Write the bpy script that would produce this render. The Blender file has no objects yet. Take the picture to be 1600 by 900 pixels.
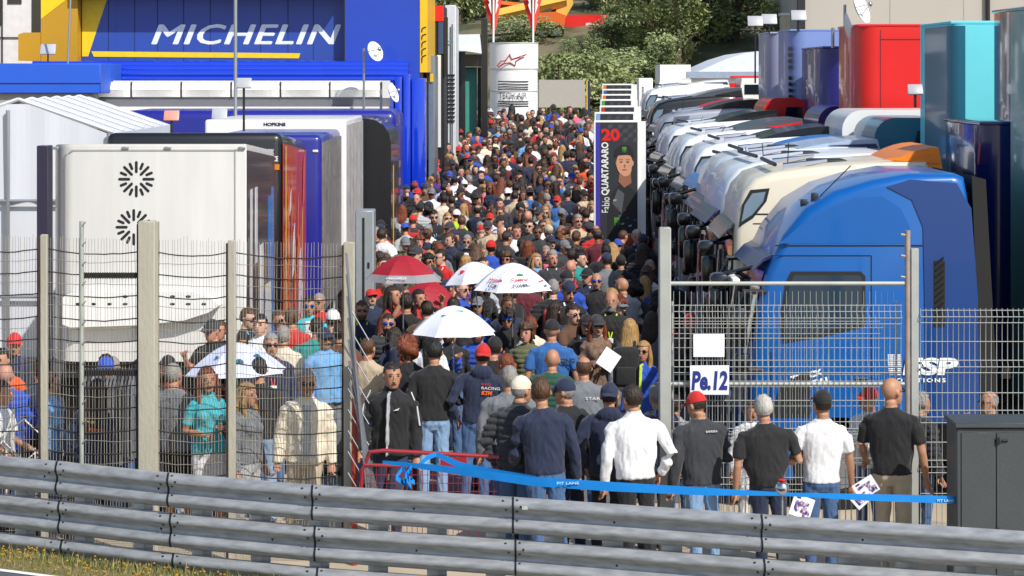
import bpy, bmesh, math, random
from math import sin, cos, pi, radians as R, sqrt
from mathutils import Vector, Matrix, noise
from mathutils.bvhtree import BVHTree

SC = bpy.context.scene
COL = SC.collection
RND = random.Random(7)

# ------------------------------------------------------------------ camera
F = 3714.0          # focal length in pixels of a 1600 wide picture
H = 4.7             # camera height in metres
cam_data = bpy.data.cameras.new('camera')
cam = bpy.data.objects.new('camera', cam_data)
COL.objects.link(cam)
cam.location = (0, 0, H)
cam.rotation_euler = (R(90), 0, 0)
cam_data.sensor_width = 36
cam_data.lens = 36 * F / 1600
HY = 115            # height of the horizon in the 1600 x 900 picture
cam_data.shift_y = -(450 - HY) / 1600
cam_data.clip_start = 0.5
cam_data.clip_end = 2000
SC.camera = cam

# ------------------------------------------------------------------ light
SUN_EL, SUN_AZ = 43, 142     # azimuth clockwise from +Y (view direction)
world = bpy.data.worlds.new('World'); SC.world = world
world.use_nodes = True
wn = world.node_tree
bgn = wn.nodes['Background']
sky = wn.nodes.new('ShaderNodeTexSky')
sky.sky_type = 'NISHITA'; sky.sun_disc = False
sky.sun_elevation = R(SUN_EL); sky.sun_rotation = R(SUN_AZ)
wn.links.new(sky.outputs[0], bgn.inputs[0])
bgn.inputs[1].default_value = 0.13
sd = bpy.data.lights.new('sun', 'SUN')
sun = bpy.data.objects.new('sun', sd); COL.objects.link(sun)
sd.energy = 4.5; sd.angle = R(0.5); sd.color = (1.0, 0.95, 0.87)
to_sun = Vector((sin(R(SUN_AZ)) * cos(R(SUN_EL)), cos(R(SUN_AZ)) * cos(R(SUN_EL)), sin(R(SUN_EL))))
sun.rotation_euler = to_sun.to_track_quat('Z', 'Y').to_euler()
SC.view_settings.view_transform = 'Standard'
SC.view_settings.look = 'None'
SC.view_settings.gamma = 1
SC.view_settings.exposure = 0.18
try:
    SC.cycles.max_bounces = 5
    SC.cycles.transparent_max_bounces = 6
except Exception: pass

def PX(px, D): return (px - 800) * D / F
def PZ(py, D): return H - (py - HY) * D / F
def gz(D): return 0.0 if D < 48 else 1.5 * ((min(D, 90) - 48) / 32) ** 1.5   # the paved lane climbs towards the hill

# ------------------------------------------------------------------ materials
def lin(c):
    if isinstance(c, str):
        c = [int(c[i:i+2], 16) / 255 for i in (0, 2, 4)]
        return tuple((x / 12.92 if x < .04045 else ((x + .055) / 1.055) ** 2.4) for x in c)
    return tuple(c)
MC = {}
def mat(name, col, rough=.6, metal=0, coat=0, var=.12, vs=6, bump=0, bs=40, alpha=None, sheen=0, emit=None, stretch=None):
    if name in MC: return MC[name]
    m = bpy.data.materials.new(name); m.use_nodes = True
    nt = m.node_tree; p = nt.nodes['Principled BSDF']
    c = lin(col)
    tc = nt.nodes.new('ShaderNodeTexCoord')
    src = tc.outputs['Object']
    if stretch:
        mp = nt.nodes.new('ShaderNodeMapping'); mp.inputs['Scale'].default_value = stretch
        nt.links.new(src, mp.inputs[0]); src = mp.outputs[0]
    if var:
        n = nt.nodes.new('ShaderNodeTexNoise'); n.inputs['Scale'].default_value = vs; n.inputs['Detail'].default_value = 4
        nt.links.new(src, n.inputs['Vector'])
        mx = nt.nodes.new('ShaderNodeMix'); mx.data_type = 'RGBA'
        mx.inputs[6].default_value = (*[x * (1 - var * 1.6) for x in c], 1)
        mx.inputs[7].default_value = (*[min(1, x * (1 + var)) for x in c], 1)
        nt.links.new(n.outputs[0], mx.inputs[0]); nt.links.new(mx.outputs[2], p.inputs['Base Color'])
    else: p.inputs['Base Color'].default_value = (*c, 1)
    p.inputs['Roughness'].default_value = rough; p.inputs['Metallic'].default_value = metal
    if coat: p.inputs['Coat Weight'].default_value = coat; p.inputs['Coat Roughness'].default_value = .06
    if sheen: p.inputs['Sheen Weight'].default_value = sheen
    if bump:
        n2 = nt.nodes.new('ShaderNodeTexNoise'); n2.inputs['Scale'].default_value = bs; n2.inputs['Detail'].default_value = 5
        b = nt.nodes.new('ShaderNodeBump'); b.inputs['Strength'].default_value = bump; b.inputs['Distance'].default_value = .02
        nt.links.new(src, n2.inputs['Vector']); nt.links.new(n2.outputs[0], b.inputs['Height']); nt.links.new(b.outputs[0], p.inputs['Normal'])
    MC[name] = m
    return m
def paint(name, col, **k):
    a = dict(rough=.42, coat=.35, var=.07, vs=1.3, bump=.03, bs=1.6); a.update(k)
    return mat(name, col, **a)
def cloth(name, col, **k):
    a = dict(rough=.85, var=.18, vs=9, bump=.5, bs=22, sheen=.15, stretch=(1, 1, .6)); a.update(k)
    return mat(name, col, **a)

# ------------------------------------------------------------------ mesh builder
def frame(d):
    d = d.normalized()
    up = Vector((0, 0, 1)) if abs(d.z) < .93 else Vector((0, 1, 0))
    a = d.cross(up).normalized(); b = a.cross(d).normalized()
    return a, b
def g_box(x0, x1, y0, y1, z0, z1, bev=0, seg=2, only=None):
    if bev <= 0:
        v = [(x, y, z) for z in (z0, z1) for y in (y0, y1) for x in (x0, x1)]
        return v, [(0, 2, 3, 1), (4, 5, 7, 6), (0, 1, 5, 4), (1, 3, 7, 5), (3, 2, 6, 7), (2, 0, 4, 6)]
    bm = bmesh.new(); bmesh.ops.create_cube(bm, size=1)
    for v in bm.verts:
        v.co = Vector(((x0 + x1) / 2 + v.co.x * (x1 - x0), (y0 + y1) / 2 + v.co.y * (y1 - y0), (z0 + z1) / 2 + v.co.z * (z1 - z0)))
    ed = list(bm.edges)
    if only:
        ed = [e for e in ed if abs((e.verts[0].co - e.verts[1].co)['xyz'.index(only)]) > 1e-6]
    bmesh.ops.bevel(bm, geom=ed, offset=bev, segments=seg, profile=.5, affect='EDGES')
    bm.verts.index_update()
    v = [tuple(q.co) for q in bm.verts]; f = [tuple(q.index for q in p.verts) for p in bm.faces]; bm.free()
    return v, f
def g_tube(pts, rad, seg=8, ell=1, cap=True):
    pts = [Vector(p) for p in pts]; n = len(pts)
    if not hasattr(rad, '__len__'): rad = [rad] * n
    V = []; Fc = []
    for i, p in enumerate(pts):
        d = (pts[min(i + 1, n - 1)] - pts[max(i - 1, 0)])
        a, b = frame(d)
        for k in range(seg):
            t = 2 * pi * k / seg
            V.append(tuple(p + a * cos(t) * rad[i] + b * sin(t) * rad[i] * ell))
    for i in range(n - 1):
        for k in range(seg):
            k2 = (k + 1) % seg
            Fc.append((i * seg + k, (i + 1) * seg + k, (i + 1) * seg + k2, i * seg + k2))
    if cap:
        Fc.append(tuple(range(seg))); Fc.append(tuple(range((n - 1) * seg, n * seg))[::-1])
    return V, Fc
def g_rings(rings, seg=16, n=2.0, cap=True):
    """rings: (cx,cy,cz,rx,ry) horizontal, bottom to top"""
    V = []; Fc = []
    for (cx, cy, cz, rx, ry) in rings:
        for k in range(seg):
            t = 2 * pi * k / seg; c, s = cos(t), sin(t)
            V.append((cx + math.copysign(abs(c) ** (2 / n), c) * rx, cy + math.copysign(abs(s) ** (2 / n), s) * ry, cz))
    for i in range(len(rings) - 1):
        for k in range(seg):
            k2 = (k + 1) % seg
            Fc.append((i * seg + k, i * seg + k2, (i + 1) * seg + k2, (i + 1) * seg + k))
    if cap:
        Fc.append(tuple(range(seg))[::-1]); m = len(rings) - 1; Fc.append(tuple(range(m * seg, (m + 1) * seg)))
    return V, Fc
def g_ell(c, r, seg=14, rings=9):
    V = [(c[0], c[1], c[2] - r[2])]; Fc = []
    for i in range(1, rings):
        t = -pi / 2 + pi * i / rings
        for k in range(seg):
            a = 2 * pi * k / seg
            V.append((c[0] + cos(t) * cos(a) * r[0], c[1] + cos(t) * sin(a) * r[1], c[2] + sin(t) * r[2]))
    V.append((c[0], c[1], c[2] + r[2]))
    for k in range(seg): Fc.append((0, 1 + (k + 1) % seg, 1 + k))
    for i in range(rings - 2):
        for k in range(seg):
            a = 1 + i * seg + k; b = 1 + i * seg + (k + 1) % seg
            Fc.append((a, b, b + seg, a + seg))
    L = len(V) - 1
    for k in range(seg): Fc.append((L - seg + k, L - seg + (k + 1) % seg, L))
    return V, Fc
def g_prism(poly, t0, t1, plane='xz'):
    """poly: 2-D outline; plane xz extrudes along y, yz along x, xy along z"""
    def P(a, b, t): return {'xz': (a, t, b), 'yz': (t, a, b), 'xy': (a, b, t)}[plane]
    n = len(poly)
    V = [P(a, b, t0) for a, b in poly] + [P(a, b, t1) for a, b in poly]
    Fc = [tuple(range(n)), tuple(range(n, 2 * n))[::-1]] + [(i, i + n, (i + 1) % n + n, (i + 1) % n) for i in range(n)]
    return V, Fc
class MB:
    def __init__(s): s.v = []; s.f = []; s.m = []
    def add(s, g, m=0, M=None):
        V, Fc = g; o = len(s.v)
        if M is not None: V = [tuple(M @ Vector(v)) for v in V]
        s.v += V; s.f += [tuple(i + o for i in f) for f in Fc]; s.m += [m] * len(Fc); return s
    def box(s, *a, m=0, M=None, **k): return s.add(g_box(*a, **k), m, M)
    def tube(s, *a, m=0, M=None, **k): return s.add(g_tube(*a, **k), m, M)
    def ell(s, *a, m=0, M=None, **k): return s.add(g_ell(*a, **k), m, M)
    def prism(s, *a, m=0, M=None, **k): return s.add(g_prism(*a, **k), m, M)
    def quad(s, *p, m=0): return s.add(([tuple(q) for q in p], [tuple(range(len(p)))]), m)
    def mesh(s, name, mats, fix=True, angle=38):
        me = bpy.data.meshes.new(name); me.from_pydata(s.v, [], s.f)
        if not isinstance(mats, (list, tuple)): mats = [mats]
        for q in mats: me.materials.append(q)
        me.polygons.foreach_set('material_index', s.m)
        if fix:
            bm = bmesh.new(); bm.from_mesh(me); bmesh.ops.recalc_face_normals(bm, faces=bm.faces); bm.to_mesh(me); bm.free()
        me.polygons.foreach_set('use_smooth', [True] * len(me.polygons))
        me.set_sharp_from_angle(angle=R(angle)); me.update()
        return me
    def build(s, name, mats, parent=None, **k):
        return link(bpy.data.objects.new(name, s.mesh(name, mats, **k)), parent)
def link(o, parent=None):
    COL.objects.link(o)
    if parent is not None: o.parent = parent
    return o
def tag(o, label, cat, group=None):
    o['label'] = label; o['category'] = cat
    if group: o['group'] = group
    return o
def struct(o, kind='structure', label=None):
    o['kind'] = kind
    if label: o['label'] = label
    return o
def thing(name, loc, label, cat, group=None, rz=0):
    o = bpy.data.objects.new(name, None); COL.objects.link(o); o.location = loc; o.rotation_euler = (0, 0, rz)
    o.empty_display_size = .2
    return tag(o, label, cat, group)
def copy_tree(o, parent=None):
    c = o.copy(); COL.objects.link(c)
    if parent is not None: c.parent = parent
    for ch in list(o.children): copy_tree(ch, c)
    return c
def text(name, body, m, width, height, origin, ux=(1, 0, 0), uy=(0, 0, 1), parent=None, bold=.0, shear=0, depth=.004, space=1.0, off=0):
    """text fitted to width x height, lower left at origin, in the plane ux, uy"""
    cu = bpy.data.curves.new(name, 'FONT'); cu.body = body; cu.size = 1; cu.offset = bold; cu.shear = shear
    cu.extrude = .5; cu.resolution_u = 3; cu.space_character = space
    t = bpy.data.objects.new(name, cu); COL.objects.link(t)
    dg = bpy.context.evaluated_depsgraph_get()
    me = bpy.data.meshes.new_from_object(t.evaluated_get(dg))
    bpy.data.objects.remove(t); bpy.data.curves.remove(cu)
    xs = [v.co.x for v in me.vertices]; ys = [v.co.y for v in me.vertices]
    sx = width / (max(xs) - min(xs)); sy = height / (max(ys) - min(ys)); x0, y0 = min(xs), min(ys)
    ux = Vector(ux).normalized(); uy = Vector(uy).normalized(); uz = ux.cross(uy); o = Vector(origin)
    for v in me.vertices:
        v.co = o + ux * (v.co.x - x0) * sx + uy * (v.co.y - y0) * sy + uz * (off + v.co.z * depth)
    me.materials.clear(); me.materials.append(m); me.name = name
    return link(bpy.data.objects.new(name, me), parent)

def build_wheel(wh, parent):
    a, b = MB(), MB()
    for src_m, dst in ((0, a), (1, b)):
        idx = {}
        for f, m in zip(wh.f, wh.m):
            if m != src_m: continue
            for i in f:
                if i not in idx: idx[i] = len(dst.v); dst.v.append(wh.v[i])
            dst.f.append(tuple(idx[i] for i in f)); dst.m.append(0)
    o = a.build('wheel', M_RUB, parent)
    if b.f: b.build('rim', M_ALU, o)
    return o
# common materials
M_WHITE = paint('white_paint', 'dfdfdc', var=.08, vs=1.2)
M_OFFW = mat('off_white_plastic', 'e6e6e2', rough=.5, var=.05)
M_BLACK = paint('black_paint', '101114', coat=.5)
M_RUB = mat('black_rubber', '0c0c0d', rough=.7)
M_DARK = mat('dark_plastic', '1b1c1f', rough=.5)
M_GLASS = mat('tinted_glass', '10161b', rough=.06, coat=1, var=.02)
M_CHROME = mat('bright_metal', 'c9ccd0', rough=.2, metal=1, var=.04)
M_ALU = mat('aluminium', 'a7abb0', rough=.4, metal=.8, var=.08)
M_BLUE = paint('glossy_blue', '0b3fb4')
M_NAVY = paint('navy_violet_paint', '1c1f86')
M_YEL = paint('yellow_panel', 'e8b60c', coat=.2, rough=.5)
M_RED = paint('red_paint', 'd4150f')
# ================================================================== SETTING
g = MB(); gy = [14, 30, 48] + [50 + 3 * k for k in range(14)] + [420]
for a, b in zip(gy[:-1], gy[1:]): g.quad((-160, a, gz(a)), (160, a, gz(a)), (160, b, gz(b)), (-160, b, gz(b)))
M_PAVE = mat('pale_concrete_paving', 'b5a68f', rough=.9, var=.16, vs=1.4, bump=.3, bs=30)
struct(g.build('ground', M_PAVE))
# lane asphalt
g = MB(); gy = [26, 48] + [50 + 3 * k for k in range(13)]
for a, b in zip(gy[:-1], gy[1:]): g.quad((-2.6 - (a - 26) * .01, a, gz(a) + .006), (2.7 + (a - 26) * .023, a, gz(a) + .006), (2.7 + (b - 26) * .023, b, gz(b) + .006), (-2.6 - (b - 26) * .01, b, gz(b) + .006))
struct(g.build('road', mat('grey_asphalt', '6b6a69', rough=.9, var=.2, vs=3, bump=.3, bs=60)))

RAIL = [(-90, 703), (88, 720), (262, 738), (487, 757), (800, 776), (1188, 803), (1700, 836)]
def rail_pt(px):
    for (a, ya), (b, yb) in zip(RAIL[:-1], RAIL[1:]):
        if px <= b or b == RAIL[-1][0]:
            t = (px - a) / (b - a); y = ya + (yb - ya) * t
            D = (H - 1.1) * F / (y - HY); return Vector((PX(px, D), D, 0))
# track and verge in front of the guard rail
ps = [rail_pt(px) for px in range(-300, 1900, 60)]
def tz(p, k): return .24
tv = MB()
a = [(p.x, p.y - .92, .24) for p in ps]; b = [(p.x * .6, 6, .1) for p in ps]
for i in range(len(ps) - 1): tv.quad(b[i], b[i + 1], a[i + 1], a[i])
struct(tv.build('track', mat('track_asphalt', '55565a', rough=.9, var=.15, vs=5, bump=.4, bs=120)))
tl = MB()
for i in range(len(ps) - 1):
    p, q = ps[i], ps[i + 1]
    tl.quad((p.x, p.y - 1.0, .246), (q.x, q.y - 1.0, .246), (q.x, q.y - .91, .246), (p.x, p.y - .91, .246))
struct(tl.build('track_line', mat('white_line_paint', 'e9e9e6', rough=.7)))
vg = MB()
for i in range(len(ps) - 1):
    p, q = ps[i], ps[i + 1]
    prof = [(-.905, .244), (-.5, .25), (-.15, .18), (.25, .05), (.5, -.02)]
    for (d0, z0), (d1, z1) in zip(prof[:-1], prof[1:]):
        vg.quad((p.x, p.y + d0, z0), (q.x, q.y + d0, z0), (q.x, q.y + d1, z1), (p.x, p.y + d1, z1))
struct(vg.build('verge', mat('dry_soil', '7d7248', rough=.95, var=.3, vs=12, bump=.6, bs=50)))
# grass with small yellow flowers
gr = MB(); rr = random.Random(3)
for i in range(15000):
    px = rr.uniform(-120, 760)
    p = rail_pt(px); dy = -rr.uniform(.06, .88)
    x = p.x; y = p.y + dy; z = .2
    h = rr.uniform(.03, .1); w = rr.uniform(.004, .009); t = rr.uniform(0, pi)
    if rr.random() < .05: h *= 1.8
    lx, ly = rr.gauss(0, .03), rr.gauss(0, .03)
    dx, dyy = cos(t) * w, sin(t) * w
    mi = rr.choice([0, 0, 0, 1, 1, 2])
    gr.quad((x - dx, y - dyy, z), (x + dx, y + dyy, z), (x + lx, y + ly, z + h), m=mi)
    if rr.random() < .03:
        gr.ell((x + lx, y + ly, z + h), (.011, .011, .008), seg=5, rings=3, m=3)
struct(gr.build('grass', [mat('grass_blade_green', '6f7335', rough=.8, var=.2), mat('grass_blade_straw', '9c9064', rough=.8), mat('grass_blade_dark', '4a5228', rough=.8),
                          mat('yellow_petals', 'c9921c', rough=.6)], fix=False), 'stuff', 'dry grass with small yellow flowers beside the track')

# hill behind the paddock
def hill_z(x, y):
    t = y - 92
    if t < 0: return 1.0
    z = -.5 + 95 * y / F + 3.3 * min(1, t / 9) ** .8 + max(0, t - 9) * .15
    return z + noise.noise(Vector((x * .06, y * .06, 3))) * .9 * min(1, t / 12) + noise.noise(Vector((x * .3, y * .3, 8))) * .25
hb = MB(); nx, ny = 90, 50
for j in range(ny):
    for i in range(nx):
        x = -130 + 260 * i / (nx - 1); y = 91.5 + (j / (ny - 1)) ** 1.6 * 210
        hb.v.append((x, y, hill_z(x, y) if j else .5))
for j in range(ny - 1):
    for i in range(nx - 1):
        k = j * nx + i; hb.f.append((k, k + 1, k + nx + 1, k + nx)); hb.m.append(0)
def hill_mat():
    m = mat('dry_hillside', '8a7a5c', rough=.95, var=.35, vs=.35, bump=.8, bs=3)
    nt = m.node_tree; p = nt.nodes['Principled BSDF']
    n = nt.nodes.new('ShaderNodeTexNoise'); n.inputs['Scale'].default_value = .5; n.inputs['Detail'].default_value = 8
    tc = nt.nodes.new('ShaderNodeTexCoord'); nt.links.new(tc.outputs['Object'], n.inputs['Vector'])
    r = nt.nodes.new('ShaderNodeValToRGB'); r.color_ramp.elements[0].position = .42; r.color_ramp.elements[1].position = .58
    r.color_ramp.elements[0].color = (.05, .06, .022, 1); r.color_ramp.elements[1].color = (.17, .145, .085, 1)
    nt.links.new(n.outputs[0], r.inputs[0]); nt.links.new(r.outputs[0], p.inputs['Base Color'])
    return m
struct(hb.build('hillside', hill_mat()))

# trees: three crown shapes of leaf clumps
M_LEAF = [mat('olive_leaves', '7f8a55', rough=.7, var=.3, vs=1.2), mat('grey_green_leaves', '98a270', rough=.7, var=.3, vs=1.2), mat('dark_leaves', '66744a', rough=.7, var=.3, vs=1.2),
          mat('yellow_green_leaves', '8a8c3c', rough=.7, var=.2)]
M_BARK = mat('grey_bark', '5d4f40', rough=.9, var=.3, vs=8, bump=.6, bs=20)
def crown_mesh(seed, w=1.6, h=1.3, n=3600):
    r = random.Random(seed); mb = MB(); cl = []
    for i in range(26):
        a = r.uniform(0, 2 * pi); u = sqrt(r.random()); zz = r.uniform(-1, 1)
        k = sqrt(max(0.05, 1 - zz * zz))
        cl.append((Vector((cos(a) * u * k * w * .85, sin(a) * u * k * w * .85, h * 1.15 + zz * h * .8)), r.uniform(.28, .6), r.choice([0, 0, 1, 1, 2])))
    for i in range(n):
        c, rad, mi = r.choice(cl)
        d = Vector((r.gauss(0, 1), r.gauss(0, 1), r.gauss(0, 1))).normalized() * rad * r.uniform(.65, 1.1)
        d.z *= .75
        p = c + d; s = r.uniform(.035, .085)
        a = Vector((r.gauss(0, 1), r.gauss(0, 1), r.gauss(0, 1))).normalized(); b = a.orthogonal().normalized()
        if r.random() < .1: mi = r.choice([0, 1, 2])
        mb.quad(p - a * s, p - b * s * .6, p + a * s, p + b * s * .6, m=mi)
    return mb, cl
TREES = []
for sd_ in range(4):
    mb, cl = crown_mesh(40 + sd_)
    if sd_ == 3: mb.m = [3 if x == 0 else x for x in mb.m]
    cm = mb.mesh('crown', M_LEAF, fix=False)
    tb = MB(); rt = random.Random(sd_)
    tb.tube([(0, 0, -.4), (.03, .02, .4), (-.02, .03, 1.0)], [.12, .09, .06], seg=7)
    for c, rad, _ in cl[:9]: tb.tube([(0, .02, .5 + rt.random() * .4), tuple(c * .6 + Vector((0, 0, .35))), tuple(c)], [.045, .03, .012], seg=5)
    TREES.append((cm, tb.mesh('trunk', M_BARK)))
tr = random.Random(11)
tl_seen = {}
kinds = ['broad olive green tree', 'rounded grey green bush tree', 'dense dark green tree', 'yellowish green tree']
# (px, base y px, D, scale, kind)
TS = [(880, 190, 93, 1.5, 1), (945, 175, 95, 1.5, 0), (905, 140, 99, 1.5, 0), (860, 150, 100, 1.3, 1), (1020, 140, 101, 1.5, 2), (1010, 110, 104, 1.7, 0), (1060, 130, 100, 1.5, 2),
      (1105, 100, 104, 1.5, 0), (1150, 105, 104, 1.6, 1), (1200, 95, 108, 1.6, 0), (1235, 75, 112, 1.6, 2), (960, 80, 112, 1.6, 2), (1010, 60, 116, 1.6, 1), (890, 95, 106, 1.3, 0),
      (1180, 48, 120, 1.3, 3), (1225, 38, 124, 1.7, 0), (1100, 55, 118, 1.2, 1), (1150, 30, 128, 1.5, 2), (760, 60, 112, 1.6, 0), (720, 75, 110, 1.6, 2), (740, 30, 122, 1.8, 1), (850, 55, 112, 1.2, 2),
      (930, 25, 126, 1.5, 0), (990, 15, 132, 1.8, 0), (1060, 12, 135, 1.4, 3), (1240, 120, 100, 1.3, 1), (690, 40, 120, 1.6, 0), (815, 95, 104, 1.1, 1), (870, 20, 130, 1.4, 1), (1130, 70, 112, 1.3, 0),
      (930, 110, 103, 1.4, 1), (1035, 85, 108, 1.3, 1), (960, 120, 101, 1.2, 2), (1080, 95, 106, 1.2, 2), (1170, 75, 111, 1.2, 2), (840, 120, 101, 1.2, 2)]
TS += [(872, 0, 97.5, .62, 2), (905, 0, 97, .6, 0), (938, 0, 98, .66, 1), (968, 0, 99, .7, 2), (990, 0, 101.5, .85, 0), (948, 0, 102.5, .55, 2), (985, 0, 105, .9, 1), (925, 0, 101, .45, 2), (890, 0, 100.5, .4, 0), (1000, 0, 97, .8, 1), (965, 0, 105.5, .6, 0), (1040, 0, 97, .9, 0)]
places = ['in front row of the slope', 'halfway up the slope', 'high on the slope']
TS = [q for q in TS if not (835 < q[0] < 1005 and 98 < q[2] < 106.5 and q[3] > .95)]
for i, (px, by, D, sc, k) in enumerate(TS):
    x = PX(px, D); z = hill_z(x, D) - .15
    side = 'behind the black gantry' if px < 765 else 'behind the white display tower' if px < 860 else 'behind the grey canopy' if px < 925 else \
        'right of the red skip' if px < 985 else 'above the row of racer banners' if px < 1030 else 'above the white arched tent' if px < 1190 else 'beside the grey building'
    lv = places[0] if D < 102 else places[1] if D < 115 else places[2]
    szw = {True: 'large', False: 'small'}[sc > 1.35]
    lab = f'{szw} {kinds[k]} {side}, {lv}'
    if len(lab.split()) > 16: lab = f'{szw} {kinds[k]} {side}'
    if lab in tl_seen and len(lab.split()) > 14: lab = f'{szw} {kinds[k]} {side}'
    if lab in tl_seen:
        q, qpx = tl_seen[lab]; q['label'] = lab + (', left one' if qpx < px else ', right one'); lab += ', right one' if qpx < px else ', left one'
    t = thing('tree', (x, D, z), lab, 'tree', 'trees on the hillside', rz=tr.uniform(0, 6.28)); tl_seen[lab] = (t, px)
    zs_ = sc * tr.uniform(.85, 1.1)
    if 765 < px < 1011 and D < 109: zs_ = max(min(sc, .5), min(zs_, (PZ(74, D) - z) / 2.95))
    t.scale = (sc * 1.05, sc * 1.05, zs_)
    link(bpy.data.objects.new('crown', TREES[k][0]), t); link(bpy.data.objects.new('trunk', TREES[k][1]), t)
# rubble wall and pole on the hill
rb = MB(); r5 = random.Random(5)
for i in range(34):
    D = 122 + r5.uniform(-1, 1); px = r5.uniform(1040, 1075); py = r5.uniform(2, 36)
    rb.ell((PX(px, D), D, PZ(py, D)), (.45, .5, .33), seg=7, rings=5)
tag(rb.build('stone_wall', mat('pale_rubble_stone', 'a9abae', rough=.9, var=.3, vs=2)), 'pale rubble stone wall high on the hillside between trees', 'wall')
pl = MB(); D = 116; pl.tube([(PX(1078, D), D, 3), (PX(1076, D), D, PZ(-40, D))], .16, seg=10)
tag(pl.build('utility_pole', mat('pale_concrete', 'b8b6ae', rough=.8)), 'pale concrete utility pole on the hillside beside the rubble wall', 'pole')

# ================================================================== GUARD RAIL
M_ZINC = mat('galvanised_steel', 'afb1b3', rough=.45, metal=.45, var=.4, vs=9, bump=.15, bs=8, stretch=(.6, 1, 3))
gt = thing('guardrail', (0, 20.5, 0), 'three tier galvanised steel guardrail curving along the edge of the track', 'guardrail')
prof = [(.312, 0), (.306, -.022), (.292, -.035), (.272, -.072), (.255, -.082), (.232, -.082), (.215, -.072), (.182, -.012), (.156, -.002), (.13, -.012), (.097, -.072), (.08, -.082), (.057, -.082), (.04, -.072), (.02, -.035), (.006, -.022), (0, 0)]
jp = [px for px, _ in RAIL]
gl = Vector((0, 20.5, 0))
for tier in range(3):
    z0 = 1.1 - .312 - tier * .36
    for i in range(len(jp) - 1):
        mb = MB(); n = 6; xo = tier * 4
        for k in range(n + 1):
            px = jp[i] + xo + (jp[i + 1] - jp[i] + (10 if i < len(jp) - 2 else 0)) * k / n
            p = rail_pt(px) - gl; off = -.006 * (1 - k / n)
            for z, d in prof: mb.v.append((p.x, p.y + d + off, z0 + z))
        m_ = len(prof)
        for k in range(n):
            for q in range(m_ - 1):
                mb.f.append((k * m_ + q, k * m_ + q + 1, (k + 1) * m_ + q + 1, (k + 1) * m_ + q)); mb.m.append(0)
        # seam strip and bolts
        a_ = rail_pt(jp[i] + xo) - gl; b_ = rail_pt(jp[i] + xo + 3) - gl
        o = len(mb.v)
        for pp in (a_, b_):
            for z, d in prof: mb.v.append((pp.x, pp.y + d - .009, z0 + z))
        for q in range(m_ - 1): mb.f.append((o + q, o + q + 1, o + m_ + q + 1, o + m_ + q)); mb.m.append(1)
        for fx, zz, dd in ((8, .29, -.045), (8, .2, -.05), (8, .115, -.045), (14, .245, -.086), (-9, .21, -.07), (160, .158, -.004), (-14, .28, -.06)):
            q = rail_pt(jp[i] + xo + fx) - gl
            mb.ell((q.x, q.y + dd, z0 + zz), (.012, .01, .012), seg=6, rings=4, m=1)
        mb.build('rail_beam', [M_ZINC, mat('dark_seam', '2a2c2e', rough=.6, metal=.5)], gt, angle=60)
for i in range(-2, 20):
    px = -60 + i * 92
    if px > 1690: break
    q = rail_pt(px) - gl; mb = MB()
    mb.box(q.x - .05, q.x + .05, q.y + .03, q.y + .12, 0, 1.0); mb.box(q.x + .05, q.x + .12, q.y + .05, q.y + .11, 0, .98)
    mb.build('post', M_ZINC, gt)
mb = MB()
q = rail_pt(823) - gl
mb.box(q.x - .04, q.x + .045, q.y - .09, q.y - .0865, 1.015, 1.045); mb.box(q.x + .02, q.x + .1, q.y - .09, q.y - .0865, .85, .88)
mb.build('sticker', mat('worn_sticker', 'b9bcb8', rough=.6, var=.4, vs=60), gt)

# ================================================================== WIRE FENCE (left)
FD = 22.9
M_WIRE = mat('rusty_grey_wire', '9b968a', rough=.6, metal=.5, var=.3, vs=5)
M_WIRED = mat('dark_cable', '3a3632', rough=.7, metal=.4)
M_CONC = mat('weathered_concrete', 'a8a394', rough=.9, var=.22, vs=3, bump=.4, bs=30, stretch=(1, 1, .3))
ft = thing('wire_fence', (0, FD, 0), 'tall sagging wire mesh fence on concrete posts behind the guardrail', 'fence')
def topz(px):
    y = 366 + (px - 70) / 475 * 10
    return PZ(y, FD)
mb = MB(); rw = random.Random(9)
px = -25.0
while px < 540:
    px += 4.9 + rw.uniform(-.5, .5)
    x = PX(px, FD); zt = topz(px) - .03 + (rw.uniform(0, .05) if rw.random() < .3 else 0)
    w = .0027; ph = rw.uniform(0, 6)
    pts = []
    for k in range(9):
        z = zt * (1 - k / 8); pts.append((x + sin(k * 1.3 + ph + px * .05) * .006, sin(k * .9 + px * .03) * .01, z))
    mb.tube(pts, w, seg=3, cap=False)
z = 3.02; row = 0
while z > .1:
    thick = row % 2 == 0 and z > .5
    pts = []
    for k in range(46):
        q = -25 + 565 * k / 45
        pa, pb = [(a_, b_) for a_, b_ in ((-80, 70), (70, 231), (231, 363), (363, 546)) if a_ <= q <= b_][0]
        sag = (.05 - .004 * (row % 5)) * sin((q - pa) / (pb - pa) * pi) if thick else .02 * sin((q - pa) / (pb - pa) * pi) + .008 * sin(q * .05 + row)
        pts.append((PX(q, FD), -.006 + sin(q * .1 + row) * .004, z - sag + (topz(q) - topz(70)) * (z / 3.0) + (rw.uniform(-.004, .004))))
    mb.tube(pts, .006 if thick else .0028, seg=4, cap=False, m=1 if thick else 0)
    z -= .108; row += 1
mb.build('mesh', [M_WIRE, M_WIRED], ft, fix=False)
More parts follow.
